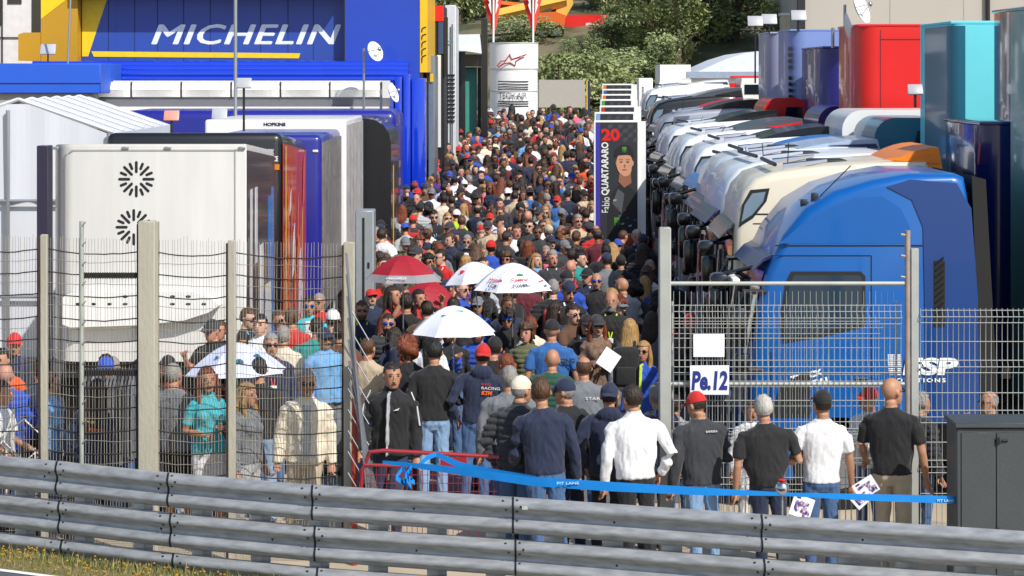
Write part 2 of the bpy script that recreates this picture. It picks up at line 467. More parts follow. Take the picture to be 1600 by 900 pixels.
for (px, w, ty, m_, wood) in ((70, 11, 366, 'c', 1), (231, 26, 345, 'c', 0), (363, 12, 375, 'c', 1), (546, 17, 378, 'c', 0)):
    mb = MB(); x = PX(px, FD); hw = w / 2 * FD / F
    mb.box(x - hw, x + hw, -.06 - (.04 if px == 231 else 0), -.02 + hw, 0, PZ(ty, FD), bev=.008, seg=1)
    if w > 20: mb.box(x + hw * .95, x + hw * 1.3, -.05, .05, 0, PZ(ty, FD) - .01)
    mb.build('post', M_CONC, ft)
    mb = MB(); mb.box(x - hw - .02, x - hw - .003, -.05, -.02, 0, PZ(ty, FD) - .03)  # dark strip stands in for the shade on each post's left side
    mb.build('shaded_edge', mat('brown_edge_shade', '3d2b20', rough=.8, var=.4, vs=9), ft)
mb = MB(); x = PX(129, FD); mb.tube([(x, -.05, 0), (x, -.05, PZ(345, FD))], .022, seg=10)
for k in range(12): zz = PZ(352, FD) - k * .19; mb.tube([(x + .01, -.07, zz), (x + .05, -.1, zz + .04)], .006, seg=5)
mb.build('pole', mat('grey_painted_tube', 'a9aea4', rough=.5, metal=.2, var=.2, vs=6), ft)

for py in (430, 582):
    mb = MB(); mb.box(PX(131, FD), PX(218, FD), -.03, -.012, PZ(py + 4, FD), PZ(py - 4, FD)); n = 24
    for k in range(n): x = PX(131 + 87 * (k + .5) / n, FD); mb.box(x - .006, x + .006, -.045, -.031, PZ(py + 5, FD), PZ(py - 5, FD))
    mb.build('cross_bar', M_WIRED, ft)
# leaning sheaf of bars beside the last post
bt = thing('folded_gate', (PX(575, 22.6), 22.6, 0), 'folded gate leaf of leaning grey steel bars beside the last concrete post', 'gate')
x0 = PX(575, 22.6)
for i in range(7):
    mb = MB(); xb = PX(578 + i * 5, 22.6) - x0; xt = PX(541 + i * .8, 22.6) - x0; zt = PZ(395 + i * 34, 22.6)
    mb.tube([(xb, 0 + i * .01, 0.35), (xb + (xt - xb) * .5, i * .01, zt * .55), (xt, i * .01, zt)], .011, seg=6)
    mb.build('bar', M_ALU, bt)
for i in range(9):
    mb = MB(); z = .9 + i * .2; xl = PX(543, 22.6) - x0
    mb.tube([(xl, .04, z), (xl + .2, .04, z - .34)], .006, seg=5); mb.build('cross_bar', M_ALU, bt)
mb = MB(); mb.tube([(PX(553, 22.7) - x0, .12, 0), (PX(555, 22.7) - x0, .12, 2.0)], .03, seg=8); mb.build('upright', mat('faded_red_paint', 'a2392c', rough=.5), bt)

# ================================================================== RIGHT MESH GATE AND FENCE
GD = 22.95
M_GREYP = mat('pale_grey_paint', 'aeb0aa', rough=.5, metal=.2, var=.15, vs=5)
M_WELD = mat('pale_welded_wire', 'b4b6b0', rough=.45, metal=.4, var=.1)
def weld_mesh(x0, x1, z0, z1, y, sp, name, parent, bends=(), r=.0034, rows=None):
    mb = MB(); x = x0
    def yy(z):
        o = 0
        for b in bends:
            d = abs(z - b); o += max(0, .03 - d * .5)
        return y - o
    zs = sorted(set([z0, z1] + [b + k for b in bends for k in (-.06, 0, .06)]))
    while x <= x1:
        mb.tube([(x, yy(z), z) for z in zs], r, seg=4, cap=False); x += sp
    hz = []
    for b in bends: hz += [b - .06, b, b + .06]
    for z in (rows or []): hz.append(z)
    for z in hz: mb.tube([(x0, yy(z) - .004, z), (x1, yy(z) - .004, z)], r * 1.15, seg=4, cap=False)
    return mb.build(name, M_WELD, parent, fix=False)
gt2 = thing('mesh_gate', (0, GD, 0), 'pale grey steel gate with welded wire mesh and tubular frame', 'gate')
x0, x1 = PX(1039, GD), PX(1418, GD)
mb = MB(); mb.box(x0 - .055, x0 + .055, -.06, .06, 0, PZ(355, GD), bev=.008, seg=1); mb.build('gate_post', M_GREYP, gt2)
mb = MB(); mb.box(x0 - .062, x0 - .056, -.055, .055, 0, PZ(355, GD) - .02); mb.build('post_edge', mat('post_edge_shade', '6b6f75', rough=.5, metal=.6), gt2)  # darker strip colours the gate post's left face as if in shade
mb = MB(); mb.tube([(x1, 0, 0), (x1, 0, PZ(360, GD))], .028, seg=12)
for k in range(3): mb.tube([(x1, 0, PZ(368 + 33 * k, GD)), (x1 - .07, -.02, PZ(366 + 33 * k, GD))], .012, seg=6)
mb.build('hinge_pole', mat('rusty_pale_tube', 'a39488', rough=.6, metal=.3, var=.3, vs=7), gt2)
for y in (443, 600):
    mb = MB(); mb.tube([(x0 + .05, .0, PZ(y, GD)), (x1 - .03, .0, PZ(y, GD))], .021, seg=10); mb.build('rail', M_GREYP, gt2)
weld_mesh(x0 + .08, x1 - .06, .25, PZ(475, GD), -.03, .0535, 'mesh', gt2, bends=(PZ(496, GD), PZ(572, GD), PZ(668, GD), PZ(755, GD)), rows=[PZ(475, GD) - .01, PZ(528, GD), PZ(625, GD), PZ(715, GD)])
gt3 = thing('welded_fence', (0, GD + .25, 0), 'second welded mesh panel standing close behind the steel gate', 'fence')
weld_mesh(x0 + .1, PX(1405, GD), .2, PZ(455, GD + .25), .0, .058, 'mesh', gt3, bends=(PZ(516, GD), PZ(600, GD), PZ(690, GD)), rows=[PZ(548, GD), PZ(640, GD), PZ(730, GD)], r=.0028)
mb = MB(); mb.box(x0 + .08, x0 + .1, -.02, .02, 0, PZ(475, GD)); mb.box(PX(1405, GD), PX(1405, GD) + .02, -.02, .02, 0, PZ(475, GD)); mb.build('frame', M_GREYP, gt3)
gt4 = thing('mesh_fence', (PX(1429, GD), GD, 0), 'pale welded wire fence to the right of the gate pole', 'fence')
mb = MB(); mb.box(-.035, .035, -.03, .03, 0, PZ(388, GD), bev=.004, seg=1); mb.build('post', M_GREYP, gt4)
weld_mesh(.05, 2.2, .12, PZ(481, GD), -.035, .0525, 'mesh', gt4, bends=(PZ(494, GD), PZ(572, GD), PZ(650, GD), PZ(728, GD)), rows=[PZ(533, GD), PZ(613, GD), PZ(690, GD), PZ(770, GD)])

# signs on the gate
def sign(name, x0, x1, y0, y1, D, label, writing=None):
    t = thing(name, (PX(x0, D), D, PZ(y1, D)), label, 'sign')
    w, h = PX(x1, D) - PX(x0, D), PZ(y0, D) - PZ(y1, D); mb = MB()
    mb.box(0, w, -.004, .004, 0, h, bev=.003, seg=1); mb.build('panel', mat('white_sign_board', 'e4e5e8', rough=.5, var=.06), t)
    if writing: text('lettering', writing, mat('blue_lettering', '1d2f7d', rough=.5), w * .92, h * .66, (w * .04, -.006, h * .16), parent=t, bold=.04, shear=.12)
    return t
sign('gate_sign', 1078, 1139, 571, 617, GD - .09, 'white gate sign with bold blue lettering and a number', 'Pe.12')
sign('blank_sign', 1083, 1132, 522, 558, GD - .06, 'small blank white board wired to the gate above the lettered sign')

# ================================================================== blue tape, barrier, cabinet, ball
tp = MB(); M_TAPE = mat('blue_plastic_tape', '1b86d8', rough=.35, var=.15, vs=2, bump=.3, bs=6)
def ribbon(mb, pts, w):
    pts = [Vector(p) for p in pts]; n = len(pts); o = len(mb.v)
    for i, p in enumerate(pts):
        ww = w[i] if hasattr(w, '__len__') else w
        mb.v += [(p.x, p.y, p.z + ww / 2), (p.x, p.y - .004 * (i % 2), p.z - ww / 2)]
    for i in range(n - 1): mb.f.append((o + 2 * i, o + 2 * i + 1, o + 2 * i + 3, o + 2 * i + 2)); mb.m.append(0)
def tpt(px, py, D): return (PX(px, D), D, PZ(py, D))
key = [(598, 722, 22.3), (680, 731, 22.0), (830, 752, 21.6), (950, 760, 21.45), (1100, 768, 21.35), (1222, 772, 21.3), (1350, 777, 21.3), (1495, 781, 21.3)]
ribbon(tp, [tpt(*k) for k in key], [.03, .06, .085, .085, .07, .03, .06, .07])
ribbon(tp, [tpt(682, 710, 22.2), tpt(720, 728, 22.1), tpt(772, 738, 22.0), tpt(838, 748, 21.65)], [.05, .07, .06, .05])
ribbon(tp, [tpt(655, 726, 22.2), tpt(668, 715, 22.2), tpt(684, 709, 22.2)], [.04, .05, .04])
for k in range(7):
    a = k * .9; c = tpt(628 + 5 * (k % 4), 742 + 3 * (k % 3), 22.1)
    ribbon(tp, [(c[0], c[1], c[2] + .07), (c[0] + .06 * cos(a), c[1] - .05, c[2]), (c[0] + .03, c[1] - .04 * sin(a), c[2] - .07)], .045)
to = tp.build('barrier_tape', M_TAPE, fix=False)
tag(to, 'blue plastic barrier tape stretched in front of the people at the fence', 'tape')
text('tape_lettering', 'PIT LANE 19', mat('pale_print', 'a8d4f4', rough=.5), .2, .025, (PX(1464, 21.3), 21.288, PZ(784, 21.3)), parent=to, bold=.02)
text('tape_lettering', 'PIT LANE', mat('pale_print', 'a8d4f4'), .2, .024, (PX(870, 21.55), 21.5, PZ(757, 21.5)), parent=to, bold=.02)

bt = thing('crowd_barrier', (PX(655, 22.4), 22.6, 0), 'red tubular steel crowd barrier with a small plate and wire infill', 'barrier')
M_REDT = mat('red_tube_paint', '96202a', rough=.4, coat=.3, var=.15)
def bp(px, py): return (PX(px, 22.6) - PX(655, 22.4), 0, PZ(py, 22.6))
mb = MB(); mb.tube([bp(562, 790), bp(566, 735), bp(578, 706), bp(600, 704), bp(780, 714)], .02, seg=8); mb.build('frame', M_REDT, bt)
mb = MB(); mb.tube([bp(570, 726), bp(780, 734)], .016, seg=8); mb.tube([bp(562, 808), bp(790, 822)], .018, seg=8); mb.build('lower_rail', M_REDT, bt)
mb = MB(); mb.box(bp(688, 0)[0], bp(729, 0)[0], -.012, .004, bp(0, 730)[2], bp(0, 714)[2]); mb.build('plate', M_REDT, bt)
mb = MB()
for k in range(26): p = bp(572 + k * 8, 730 + k * .3); mb.tube([p, (p[0], 0, .25)], .003, seg=4)
for k in range(6): z = bp(0, 742 + k * 13)[2]; mb.tube([(bp(566, 0)[0], -.004, z), (bp(785, 0)[0], -.004, z)], .003, seg=4)
mb.build('infill', M_REDT, bt)

ct = thing('electrical_cabinet', (PX(1495, 21.2), 21.2, 0), 'dark grey electrical cabinet with hinged doors beside the guardrail', 'cabinet')
h = PZ(660, 21.2); M_CAB = mat('dark_grey_enamel', '43484b', rough=.45, var=.1, vs=3, bump=.1)
mb = MB(); mb.box(0, 1.3, 0, .5, 0, h - .05, bev=.01, seg=1); mb.build('body', M_CAB, ct)
mb = MB(); mb.box(-.02, 1.32, -.03, .53, h - .048, h, bev=.008, seg=1); mb.build('lid', M_CAB, ct)
for a, b, c, d in ((.04, .34, .08, h - .09), (.355, 1.2, .52, h - .09), (.355, 1.2, .08, .5)):
    dd = MB().box(a, b, -.012, -.002, c, d, bev=.003, seg=1).build('door', M_CAB, ct)
for z in (h - .16, .62):
    MB().box(.345, .38, -.035, -.013, z - .03, z + .03, bev=.004, seg=1).tube([(.4, -.02, z), (.45, -.02, z)], .012, seg=6).build('handle', M_RUB, dd)
mb = MB(); D = 21.34
t = thing('mirror_ball_post', (PX(1222, D), D, 0), 'slim stand with a shiny round ball and red cap holding the tape', 'stand')
mb.tube([(0, 0, 0), (0, 0, PZ(775, D))], .012, seg=8); mb.build('rod', M_ALU, t)
MB().ell((0, 0, PZ(763, D)), (.065, .065, .068), seg=20, rings=14).build('ball', M_CHROME, t)
MB().ell((0, 0, PZ(750, D)), (.035, .035, .012)).build('cap', M_RED, t)
# ================================================================== LEFT SIDE: trailers, tents, hospitality building
def container(name, label, cat, D0, D1, xl, xr, ytop, body, side, ybot=None, bev=.06, drop=0, cut=0, group=None, only=None):
    """vehicle body whose end wall faces the camera; its right side runs back along the lane"""
    z1 = PZ(ytop, D0); z0 = PZ(ybot, D0) if ybot else .75
    X0, X1 = PX(xl, D0), PX(xr, D0); c = (X0 + X1) / 2
    t = thing(name, (c, D0, 0), label, cat, group); w = (X1 - X0) / 2; L = D1 - D0
    if cut:
        mb = MB(); pl_ = [(-w, L), (-w, cut * 1.2), (-w + cut * .25, cut * .6), (-w + cut * .6, cut * .2), (-w + cut, 0), (w - .02, 0), (w, .02), (w, L)]
        mb.prism(pl_, z0, z1 - .03, plane='xy'); o = len(mb.v); mb.prism([(a * .995, b + .01 * (b < .1)) for a, b in pl_], z1 - .029, z1, plane='xy')
    else: mb = MB().box(-w, w, 0, L, z0, z1, bev=bev, seg=4, only=only)
    mb.v = [(a, b, c - (drop * b / L if c > 2 else 0)) for a, b, c in mb.v]
    mb.build('body', body, t)
    if side:
        MB().box(w + .002, w + .014, .08, L - .06, z0 + .1, z1 - .12).build('side_panel', side, t)
    for yy in (.9, L - .8):
        for s in (-1, 1):
            wh = MB(); wh.tube([(s * (w - .3), yy, .48), (s * (w - .05), yy, .48)], .47, seg=22); wh.tube([(s * (w - .052), yy, .48), (s * (w - .02), yy, .48)], .26, seg=18, m=1)
            build_wheel(wh, t)
    MB().box(-w + .15, w - .15, .1, L - .1, z0 - .22, z0 - .004).build('chassis', M_DARK, t)
    return t, w, L, z0, z1

# white box trailer nearest the camera
t, w, L, z0, z1 = container('box_trailer', 'white box trailer with two round vents in its end wall nearest the fence', 'trailer', 30.4, 33.9, 78, 385, 225, paint('aged_white_paint', 'dad9d6', var=.12, vs=2.5, stretch=(2, 2, .25)), None, ybot=565, cut=.3, drop=.2)
fr = MB(); fr.box(-w + .22, w - .12, -.012, -.002, z1 - .085, z1 - .07); fr.box(w - .15, w - .135, -.012, -.002, z0, z1 - .07); fr.box(-w + .22, -w + .232, -.012, -.002, z0 + .1, z1 - .1)
fr.build('door_frame', mat('grey_seam', 'a9aaa8', rough=.6), t)
for cx, cy in ((213, 280), (209, 355)):
    vt = MB(); X = PX(cx, 30.4) - t.location.x; Zc = PZ(cy, 30.4)
    for k in range(16):
        a = pi * k / 8; r0, r1 = (.065, .235) if k % 2 == 0 else (.125, .23)
        if k % 4 == 0: r0 = .075
        n = Vector((-sin(a), 0, cos(a))); d = Vector((cos(a), 0, sin(a))); c = Vector((X, -.003, Zc))
        poly = []
        for q in range(7): u = pi * q / 6 - pi / 2; poly.append(c + d * (r1 - .02 + cos(u) * .018) + n * sin(u) * .018)
        for q in range(7): u = pi * q / 6 + pi / 2; poly.append(c + d * (r0 + .02 + cos(u) * .018) + n * sin(u) * .018)
        o = len(vt.v); vt.v += [tuple(p) for p in poly] + [(p.x, -.0005, p.z) for p in poly]; vt.f.append(tuple(range(o, o + 14))); vt.m.append(0)
        for q in range(14): vt.f.append((o + q, o + (q + 1) % 14, o + 14 + (q + 1) % 14, o + 14 + q)); vt.m.append(0)
    vt.build('vent', M_DARK, t)
# rounded ledge with lamp holes
lg = MB(); zc = PZ(475, 30.4); xa, xb = PX(102, 30.4) - t.location.x, PX(346, 30.4) - t.location.x
pr = [(xa, zc + .1), (xa + .1, zc + .16), (xb - .35, zc + .18), (xb - .12, zc + .1), (xb, zc), (xb - .14, zc - .09), (xb - .45, zc - .19), (xa + 1.0, zc - .25), (xa + .1, zc - .28), (xa, zc - .24)]
lg.prism(pr, -.2, -.003)
lg.build('ledge', M_WHITE, t)
hl = MB()
for k in range(9):
    X = xa + .2 + k * .2; hl.ell((X, -.203, zc + .02), (.033, .008, .016), seg=10, rings=5)
    if 2 < k < 8: hl.ell((X, -.203, zc + .115), (.033, .008, .018), seg=10, rings=5)
hl.build('lamp_hole', M_DARK, t)
cl = MB()
for px in (196, 262, 83 + 4, 378): cl.box(PX(px, 30.4) - t.location.x - .045, PX(px, 30.4) - t.location.x + .045, -.03, -.003, z1 - .07, z1 - .035, bev=.006, seg=1)
cl.build('latch', M_ALU, t)
# side of the white trailer: dark wrap with blue and white shapes
sp = MB(); X = w + .002
sp.prism([(.03, z0 - .3), (L - .02, z0 - .3), (L - .02, z1 - .28), (.03, z1 - .08)], X, X + .012, plane='yz')
for (y0, y1, za, zb, m) in ((.35, .55, 1.6, 3.2, 1), (.9, 1.15, 2.2, 3.2, 1), (1.5, 1.9, 1.4, 2.4, 1), (2.2, 2.9, .8, 1.8, 1), (2.6, 2.9, 1.8, 3.0, 2), (3.0, 3.3, 1.0, 3.1, 2), (.6, 2.2, .7, .95, 1)):
    sp.box(X + .013, X + .02, y0, y1, za, zb, m=m)
sp.build('side_graphics', [paint('dark_graphite_wrap', '2f2a33'), paint('white_wrap', 'd8dadd'), paint('sky_blue_wrap', '2b76c4')], t)
MB().box(-w - .16, -w - .01, -.05, .25, .6, z1 - .02, bev=.01, seg=1).build('corner_slab', paint('dark_purple_slab', '241f38'), t)  # dark slab along the left corner of the trailer

# black trailer with orange and red side
t, w, L, z0, z1 = container('race_trailer', 'black roofed trailer with an orange and red printed side behind the white one', 'trailer', 34.4, 38.3, 165, 441, 207, M_BLACK, None, bev=.12, drop=.22)
sp = MB(); X = w + .002; sp.prism([(.06, .7), (L - .06, .7), (L - .06, z1 - .38), (.06, z1 - .16)], X, X + .012, plane='yz')
r6 = random.Random(4)
for k in range(26):
    y = .1 + r6.random() * (L - .6); za = r6.uniform(.75, 2.7); zb = min(z1 - .42, za + r6.uniform(.4, 1.5)); wd = r6.uniform(.05, .3)
    sp.prism([(y, za), (y + wd, za + .1), (y + wd * 1.4, zb), (y + wd * .5, zb - .15)], X + .013 + k * .0008, X + .0135 + k * .0008 + .002, plane='yz', m=r6.choice([1, 1, 2, 3, 4]))
sp.box(X + .04, X + .045, .08, .2, .8, z1 - .2, m=3)
sp.build('side_graphics', [paint('flame_red_wrap', 'b8301c'), paint('orange_wrap', 'd9641a'), paint('white_wrap', 'd8dadd'), paint('amber_wrap', 'd9a326'), paint('wine_wrap', '6a1d26')], t)
text('lettering', 'READY\nTO RACE', M_WHITE, .26, .18, (w - .12 - .2, -.006, z1 - .42), parent=t, bold=.04)
MB().box(w - .3, w - .04, -.006, -.002, z1 - .54, z1 - .46).build('orange_bar', mat('orange_print', 'e07a10'), t)

# blue fronted, silver sided
M_SILV = mat('ribbed_silver_siding', 'a7a6a8', rough=.25, metal=.7, var=.3, vs=4, bump=.5, bs=14, stretch=(1, 3, .3))
t, w, L, z0, z1 = container('silver_trailer', 'trailer with a violet blue end and reflective silver side', 'trailer', 38.7, 43.0, 330, 502, 211, M_NAVY, None, bev=.1)
sp = MB(); X = w + .002; n = 26
for k in range(n):
    y = .1 + (L - .2) * k / n; sp.box(X, X + .012 + .014 * (k % 2), y, y + (L - .2) / n, .8, z1 - .12)
sp.build('ribbed_side', M_SILV, t)
MB().box(w - .14, w - .05, -.02, -.003, z1 - .28, z1 - .24, bev=.008).build('marker_lamp', M_OFFW, t)

t, w, L, z0, z1 = container('white_trailer', 'long white roofed trailer with small dark lettering on its upper edge', 'trailer', 43.3, 48.0, 320, 541, 187, M_WHITE, None, bev=.05)
sp = MB(); X = w + .002
for k in range(22):
    y = .1 + (L - .2) * k / 22; sp.box(X, X + .01 + .01 * (k % 2), y, y + (L - .2) / 22, .8, z1 - .1)
sp.build('ribbed_side', mat('pale_grey_siding', 'c0bdbd', rough=.35, metal=.4, var=.25, vs=4), t)
text('lettering', 'HOPKINS', M_DARK, .4, .065, (PX(412, 43.3) - t.location.x, -.006, PZ(197, 43.3)), parent=t, bold=.04)
t, w, L, z0, z1 = container('black_trailer', 'glossy black trailer with a strongly rounded corner beside the lane', 'trailer', 48.3, 51.6, 500, 611, 185, M_BLACK, None, bev=.5, only='y')
MB().box(w - .06, w + .006, .9, 1.1, 1.0, 2.8).build('yellow_stripe', M_YEL, t)
t, w, L, z0, z1 = container('blue_trailer', 'long violet blue trailer with a rounded end behind the white roofed one', 'trailer', 52.0, 55.6, 188, 619, 173, M_NAVY, None, bev=.18)
for k in range(6):
    MB().box(w + .002, w + .012, .3, 1.8, .6 + k * .4, .75 + k * .4).build('trim_strip', M_ALU, t)

# open grey equipment door beside lane
t = thing('tall_cabinet', (PX(568, 33), 33, 0), 'tall pale grey metal cabinet with dark slots at the corner of the lane', 'cabinet')
a = PX(555, 33) - PX(568, 33); b = PX(584, 33) - PX(568, 33); zt = PZ(329, 33)
MB().box(a, b, 0, .5, 0, zt, bev=.015, seg=1).build('body', mat('pale_grey_enamel', '9aa1a3', rough=.4, metal=.3), t)
MB().box(a + .1, a + .13, -.01, -.002, .2, zt - .1).box(a + .17, a + .2, -.01, -.002, zt - .8, zt - .72).box(a + .17, a + .2, -.01, -.002, zt - 1.4, zt - 1.32).build('slot', M_DARK, t)

# ---- white tent with six bays
M_FAB = mat('white_tent_fabric', 'c9ccd4', rough=.7, var=.08, vs=1.5, bump=.5, bs=1.6, stretch=(1.5, 1.5, .25))
t = thing('marquee_tent', (-8.1, 39, 0), 'large white marquee tent with ribbed sloping roof and hanging fabric walls', 'tent')
rz, ez, ex, L = 4.26, 3.72, 1.55, 6.6
rf = MB(); nb = 6
for k in range(nb):
    y0, y1 = L * k / nb, L * (k + 1) / nb - .03
    rf.quad((0, y0, rz), (ex, y0, ez), (ex, y1, ez), (0, y1, rz)); rf.quad((0, y0, rz), (0, y1, rz), (-ex, y1, ez), (-ex, y0, ez))
    for s in (1, -1): rf.tube([(0, y0, rz + .02), (s * ex, y0, ez + .02)], .035, seg=6)
rf.build('roof', M_FAB, t, fix=False)
fw = MB(); n = 60
for k in range(n):
    xa, xb = -3.2 + 4.75 * k / n, -3.2 + 4.75 * (k + 1) / n
    def fy(x): return -.05 + .035 * sin(x * 9) * sin(x * 2.3 + 1)
    def tz_(x): return min(rz - abs(x) * .37, 4.2) if x > -1.6 else 3.68 + .5 * abs(((x + 3.2) / 1.6) - .0)
    fw.quad((xa, fy(xa), 2.63), (xb, fy(xb), 2.63), (xb, -.02, tz_(xb)), (xa, -.02, tz_(xa)))
    fw.quad((xa, -.0, .05), (xb, -.0, .05), (xb, .02, 2.6), (xa, .02, 2.6))
fw.build('front_wall', M_FAB, t, fix=False)
sw = MB(); sw.quad((ex, 0, 0), (ex, L, 0), (ex, L, ez), (ex, 0, ez)); sw.build('side_wall', M_FAB, t, fix=False)
fp = MB()
for x in (-2.95, -.15, 1.5, -1.6): fp.tube([(x, -.1, 0), (x, -.1, 4.1 if x < 0 else 3.72)], .035, seg=8)
fp.tube([(-3.2, -.1, 2.62), (1.55, -.1, 2.62)], .025, seg=8); fp.tube([(-3.2, -.1, 1.05), (1.55, -.1, 1.05)], .03, seg=8); fp.build('frame', M_ALU, t)

# ---- flat blue building upper left
t = thing('flat_roof_building', (PX(78, 56), 56, 0), 'low building with a deep blue flat roof edge beside the marquee', 'building')
a, b = PX(-60, 56) - PX(78, 56), PX(157, 56) - PX(78, 56)
MB().box(a, b, 0, 3, PZ(146, 56), PZ(99, 56), bev=.02, seg=1).build('roof', paint('matt_blue_fascia', '1d56c8', coat=0, rough=.6), t)
MB().box(a, b + .01, -.012, -.002, PZ(131, 56), PZ(129.6, 56)).build('seam', M_DARK, t)
MB().box(a, b - .3, .15, 2.8, 0, PZ(146.4, 56)).build('wall', mat('grey_render', '9b9a94', rough=.8), t)
t = thing('white_building', (PX(30, 66), 66, 0), 'tall white panelled building with dark windows at the far left', 'building')
a, b = PX(-80, 66) - PX(30, 66), PX(60, 66) - PX(30, 66)
MB().box(a, b, 0, 4, 0, 7.5).build('wall', mat('white_wall_panels', 'd8d6d6', rough=.6), t)
for (xa, xb, ya, yb) in ((12, 34, -30, 6), (50, 64, -20, 51), (-30, 2, -20, 40)):
    MB().box(PX(xa, 66) - PX(30, 66), PX(xb, 66) - PX(30, 66), -.03, -.002, PZ(yb, 66), PZ(ya, 66)).build('window', M_GLASS, t)
MB().box(PX(3, 66) - PX(30, 66), PX(4.6, 66) - PX(30, 66), -.05, -.002, 2, 7.4).box(a, b, -.05, -.003, PZ(59, 66), PZ(58, 66)).build('seam', M_DARK, t)

# ---- blue and yellow hospitality building
HD = 60.0
bx = PX(400, HD)
t = thing('hospitality_building', (bx, HD, 0), 'big blue and yellow hospitality building with a large lettered sign board', 'building')
def hx(px): return PX(px, HD) - bx
def hz(py): return PZ(py, HD)
M_HB = paint('blue_foil_wall', '1440b0', var=.2, vs=.7, bump=.25, bs=.5)
MB().box(hx(537), hx(656), 0, 6, 0, 7.2).build('wall', M_HB, t)
MB().box(hx(656) + .003, hx(668), -.02, 6, hz(113), 7.2).build('yellow_corner', M_YEL, t)
cur = MB()
for k in range(5): cur.tube([(hx(657.5 + 0) + .03, -.03, hz(50 + k * 12)), (hx(660), -.05, hz(44 + k * 11)), (hx(666), -.03, hz(42 + k * 11))], .012, seg=5)
cur.build('curved_lines', M_DARK, t)
sb = MB(); sb.box(hx(124), hx(536), .35, .5, hz(104), hz(-4)); sb.box(hx(124), hx(536), .02, .5, hz(105.5), hz(104) - .003)
sbo = sb.build('sign_board', paint('sign_blue', '23459b', coat=.2, rough=.45, var=.1), t)
ym = mat('sign_yellow', 'e6c41c', rough=.5)
MB().prism([(hx(143), hz(88.5)), (hx(465), hz(91)), (hx(467.5), hz(83)), (hx(139), hz(80))], .335, .347).build('yellow_line', ym, t)
MB().prism([(hx(124.5), hz(88)), (hx(134), hz(88)), (hx(164), hz(-3)), (hx(124.5), hz(-3))], .335, .347).build('yellow_corner_stripe', ym, t)
lt = text('lettering', 'MICHELIN', mat('sign_white', 'dde2ea', rough=.5), hx(529) - hx(233), hz(38) - hz(69), (hx(233), .34, hz(69)), parent=t, shear=.28, space=1.06)
l2 = [(lt.data.vertices[i].co.copy() + Vector((dx, .003 * q, dz))) for q, (dx, dz) in enumerate(((.045, 0), (.022, .012), (.022, -.012)), 1) for i in range(len(lt.data.vertices))]
lm_ = MB(); nv_ = len(lt.data.vertices); lm_.v = [tuple(v.co) for v in lt.data.vertices] + [tuple(v) for v in l2]
for q in range(4):
    for p_ in lt.data.polygons: lm_.f.append(tuple(i + q * nv_ for i in p_.vertices)); lm_.m.append(0)
lt.data = lm_.mesh('lettering', MC['sign_white'], fix=False)
pj = MB()
for px in (165, 206, 242, 283, 325, 365, 404, 447, 487): pj.box(hx(px), hx(px) + .03, .347, .349, hz(103), hz(-3))
pj.build('panel_seam', mat('sign_seam', '1a2f6e'), t)
MB().box(hx(120), hx(538.5), -.42, .5, hz(-6), hz(-4) + .3).build('eave', M_NAVY, t)
MB().box(hx(537), hx(539), -.012, .3, hz(104), hz(-4)).build('board_edge', M_DARK, t)
# upper-left side wing in yellow
MB().box(hx(66), hx(123), -.15, 4, 0, 7.2).build('yellow_wing', paint('amber_yellow', 'b98a0e', coat=.1, rough=.6, var=.15, vs=.6), t)
MB().prism([(hx(66), hz(30)), (hx(66), 7.1), (hx(122), 7.1), (hx(105), hz(0))], -.162, -.152).build('bright_facet', mat('bright_yellow_panel', 'efc413', rough=.5), t)
MB().prism([(hx(31), hz(95)), (hx(31), hz(54)), (hx(40), hz(51)), (hx(65.5), hz(51)), (hx(65.5), hz(95))], -.2, 3).build('low_yellow_block', paint('amber_yellow', 'b98a0e'), t)
tb = MB()
for k, (py, r, x0, x1) in enumerate(((101, .09, 60, 640), (108, .12, 36, 640), (116, .13, 100, 640), (124, .1, 150, 640))):
    tb.tube([(hx(x0), -.7 - .05 * k, hz(py)), (hx(x1), -.7 - .05 * k, hz(py))], r, seg=14)
tb.build('roll_tube', paint('deep_blue_tube', '1038c0', coat=1, rough=.15), t)
MB().box(hx(150), hx(640), -.6, 0, hz(126), hz(97)).build('blue_backing', M_HB, t)
st = MB()
for k, (xa, xb, ya) in enumerate(((612, 622, 128), (622, 634, 120), (634, 646, 116), (646, 668, 122))):
    st.box(hx(xa), hx(xb) - .02, -2.1 + k * .3, 0 - .01 * k, 0, hz(ya), bev=.03, seg=2)
st.build('stepped_column', paint('deep_blue_tube', '1038c0'), t)
MB().box(hx(606), hx(640), -1.2, -.7, 0, hz(145)).build('black_pillar', M_DARK, t)
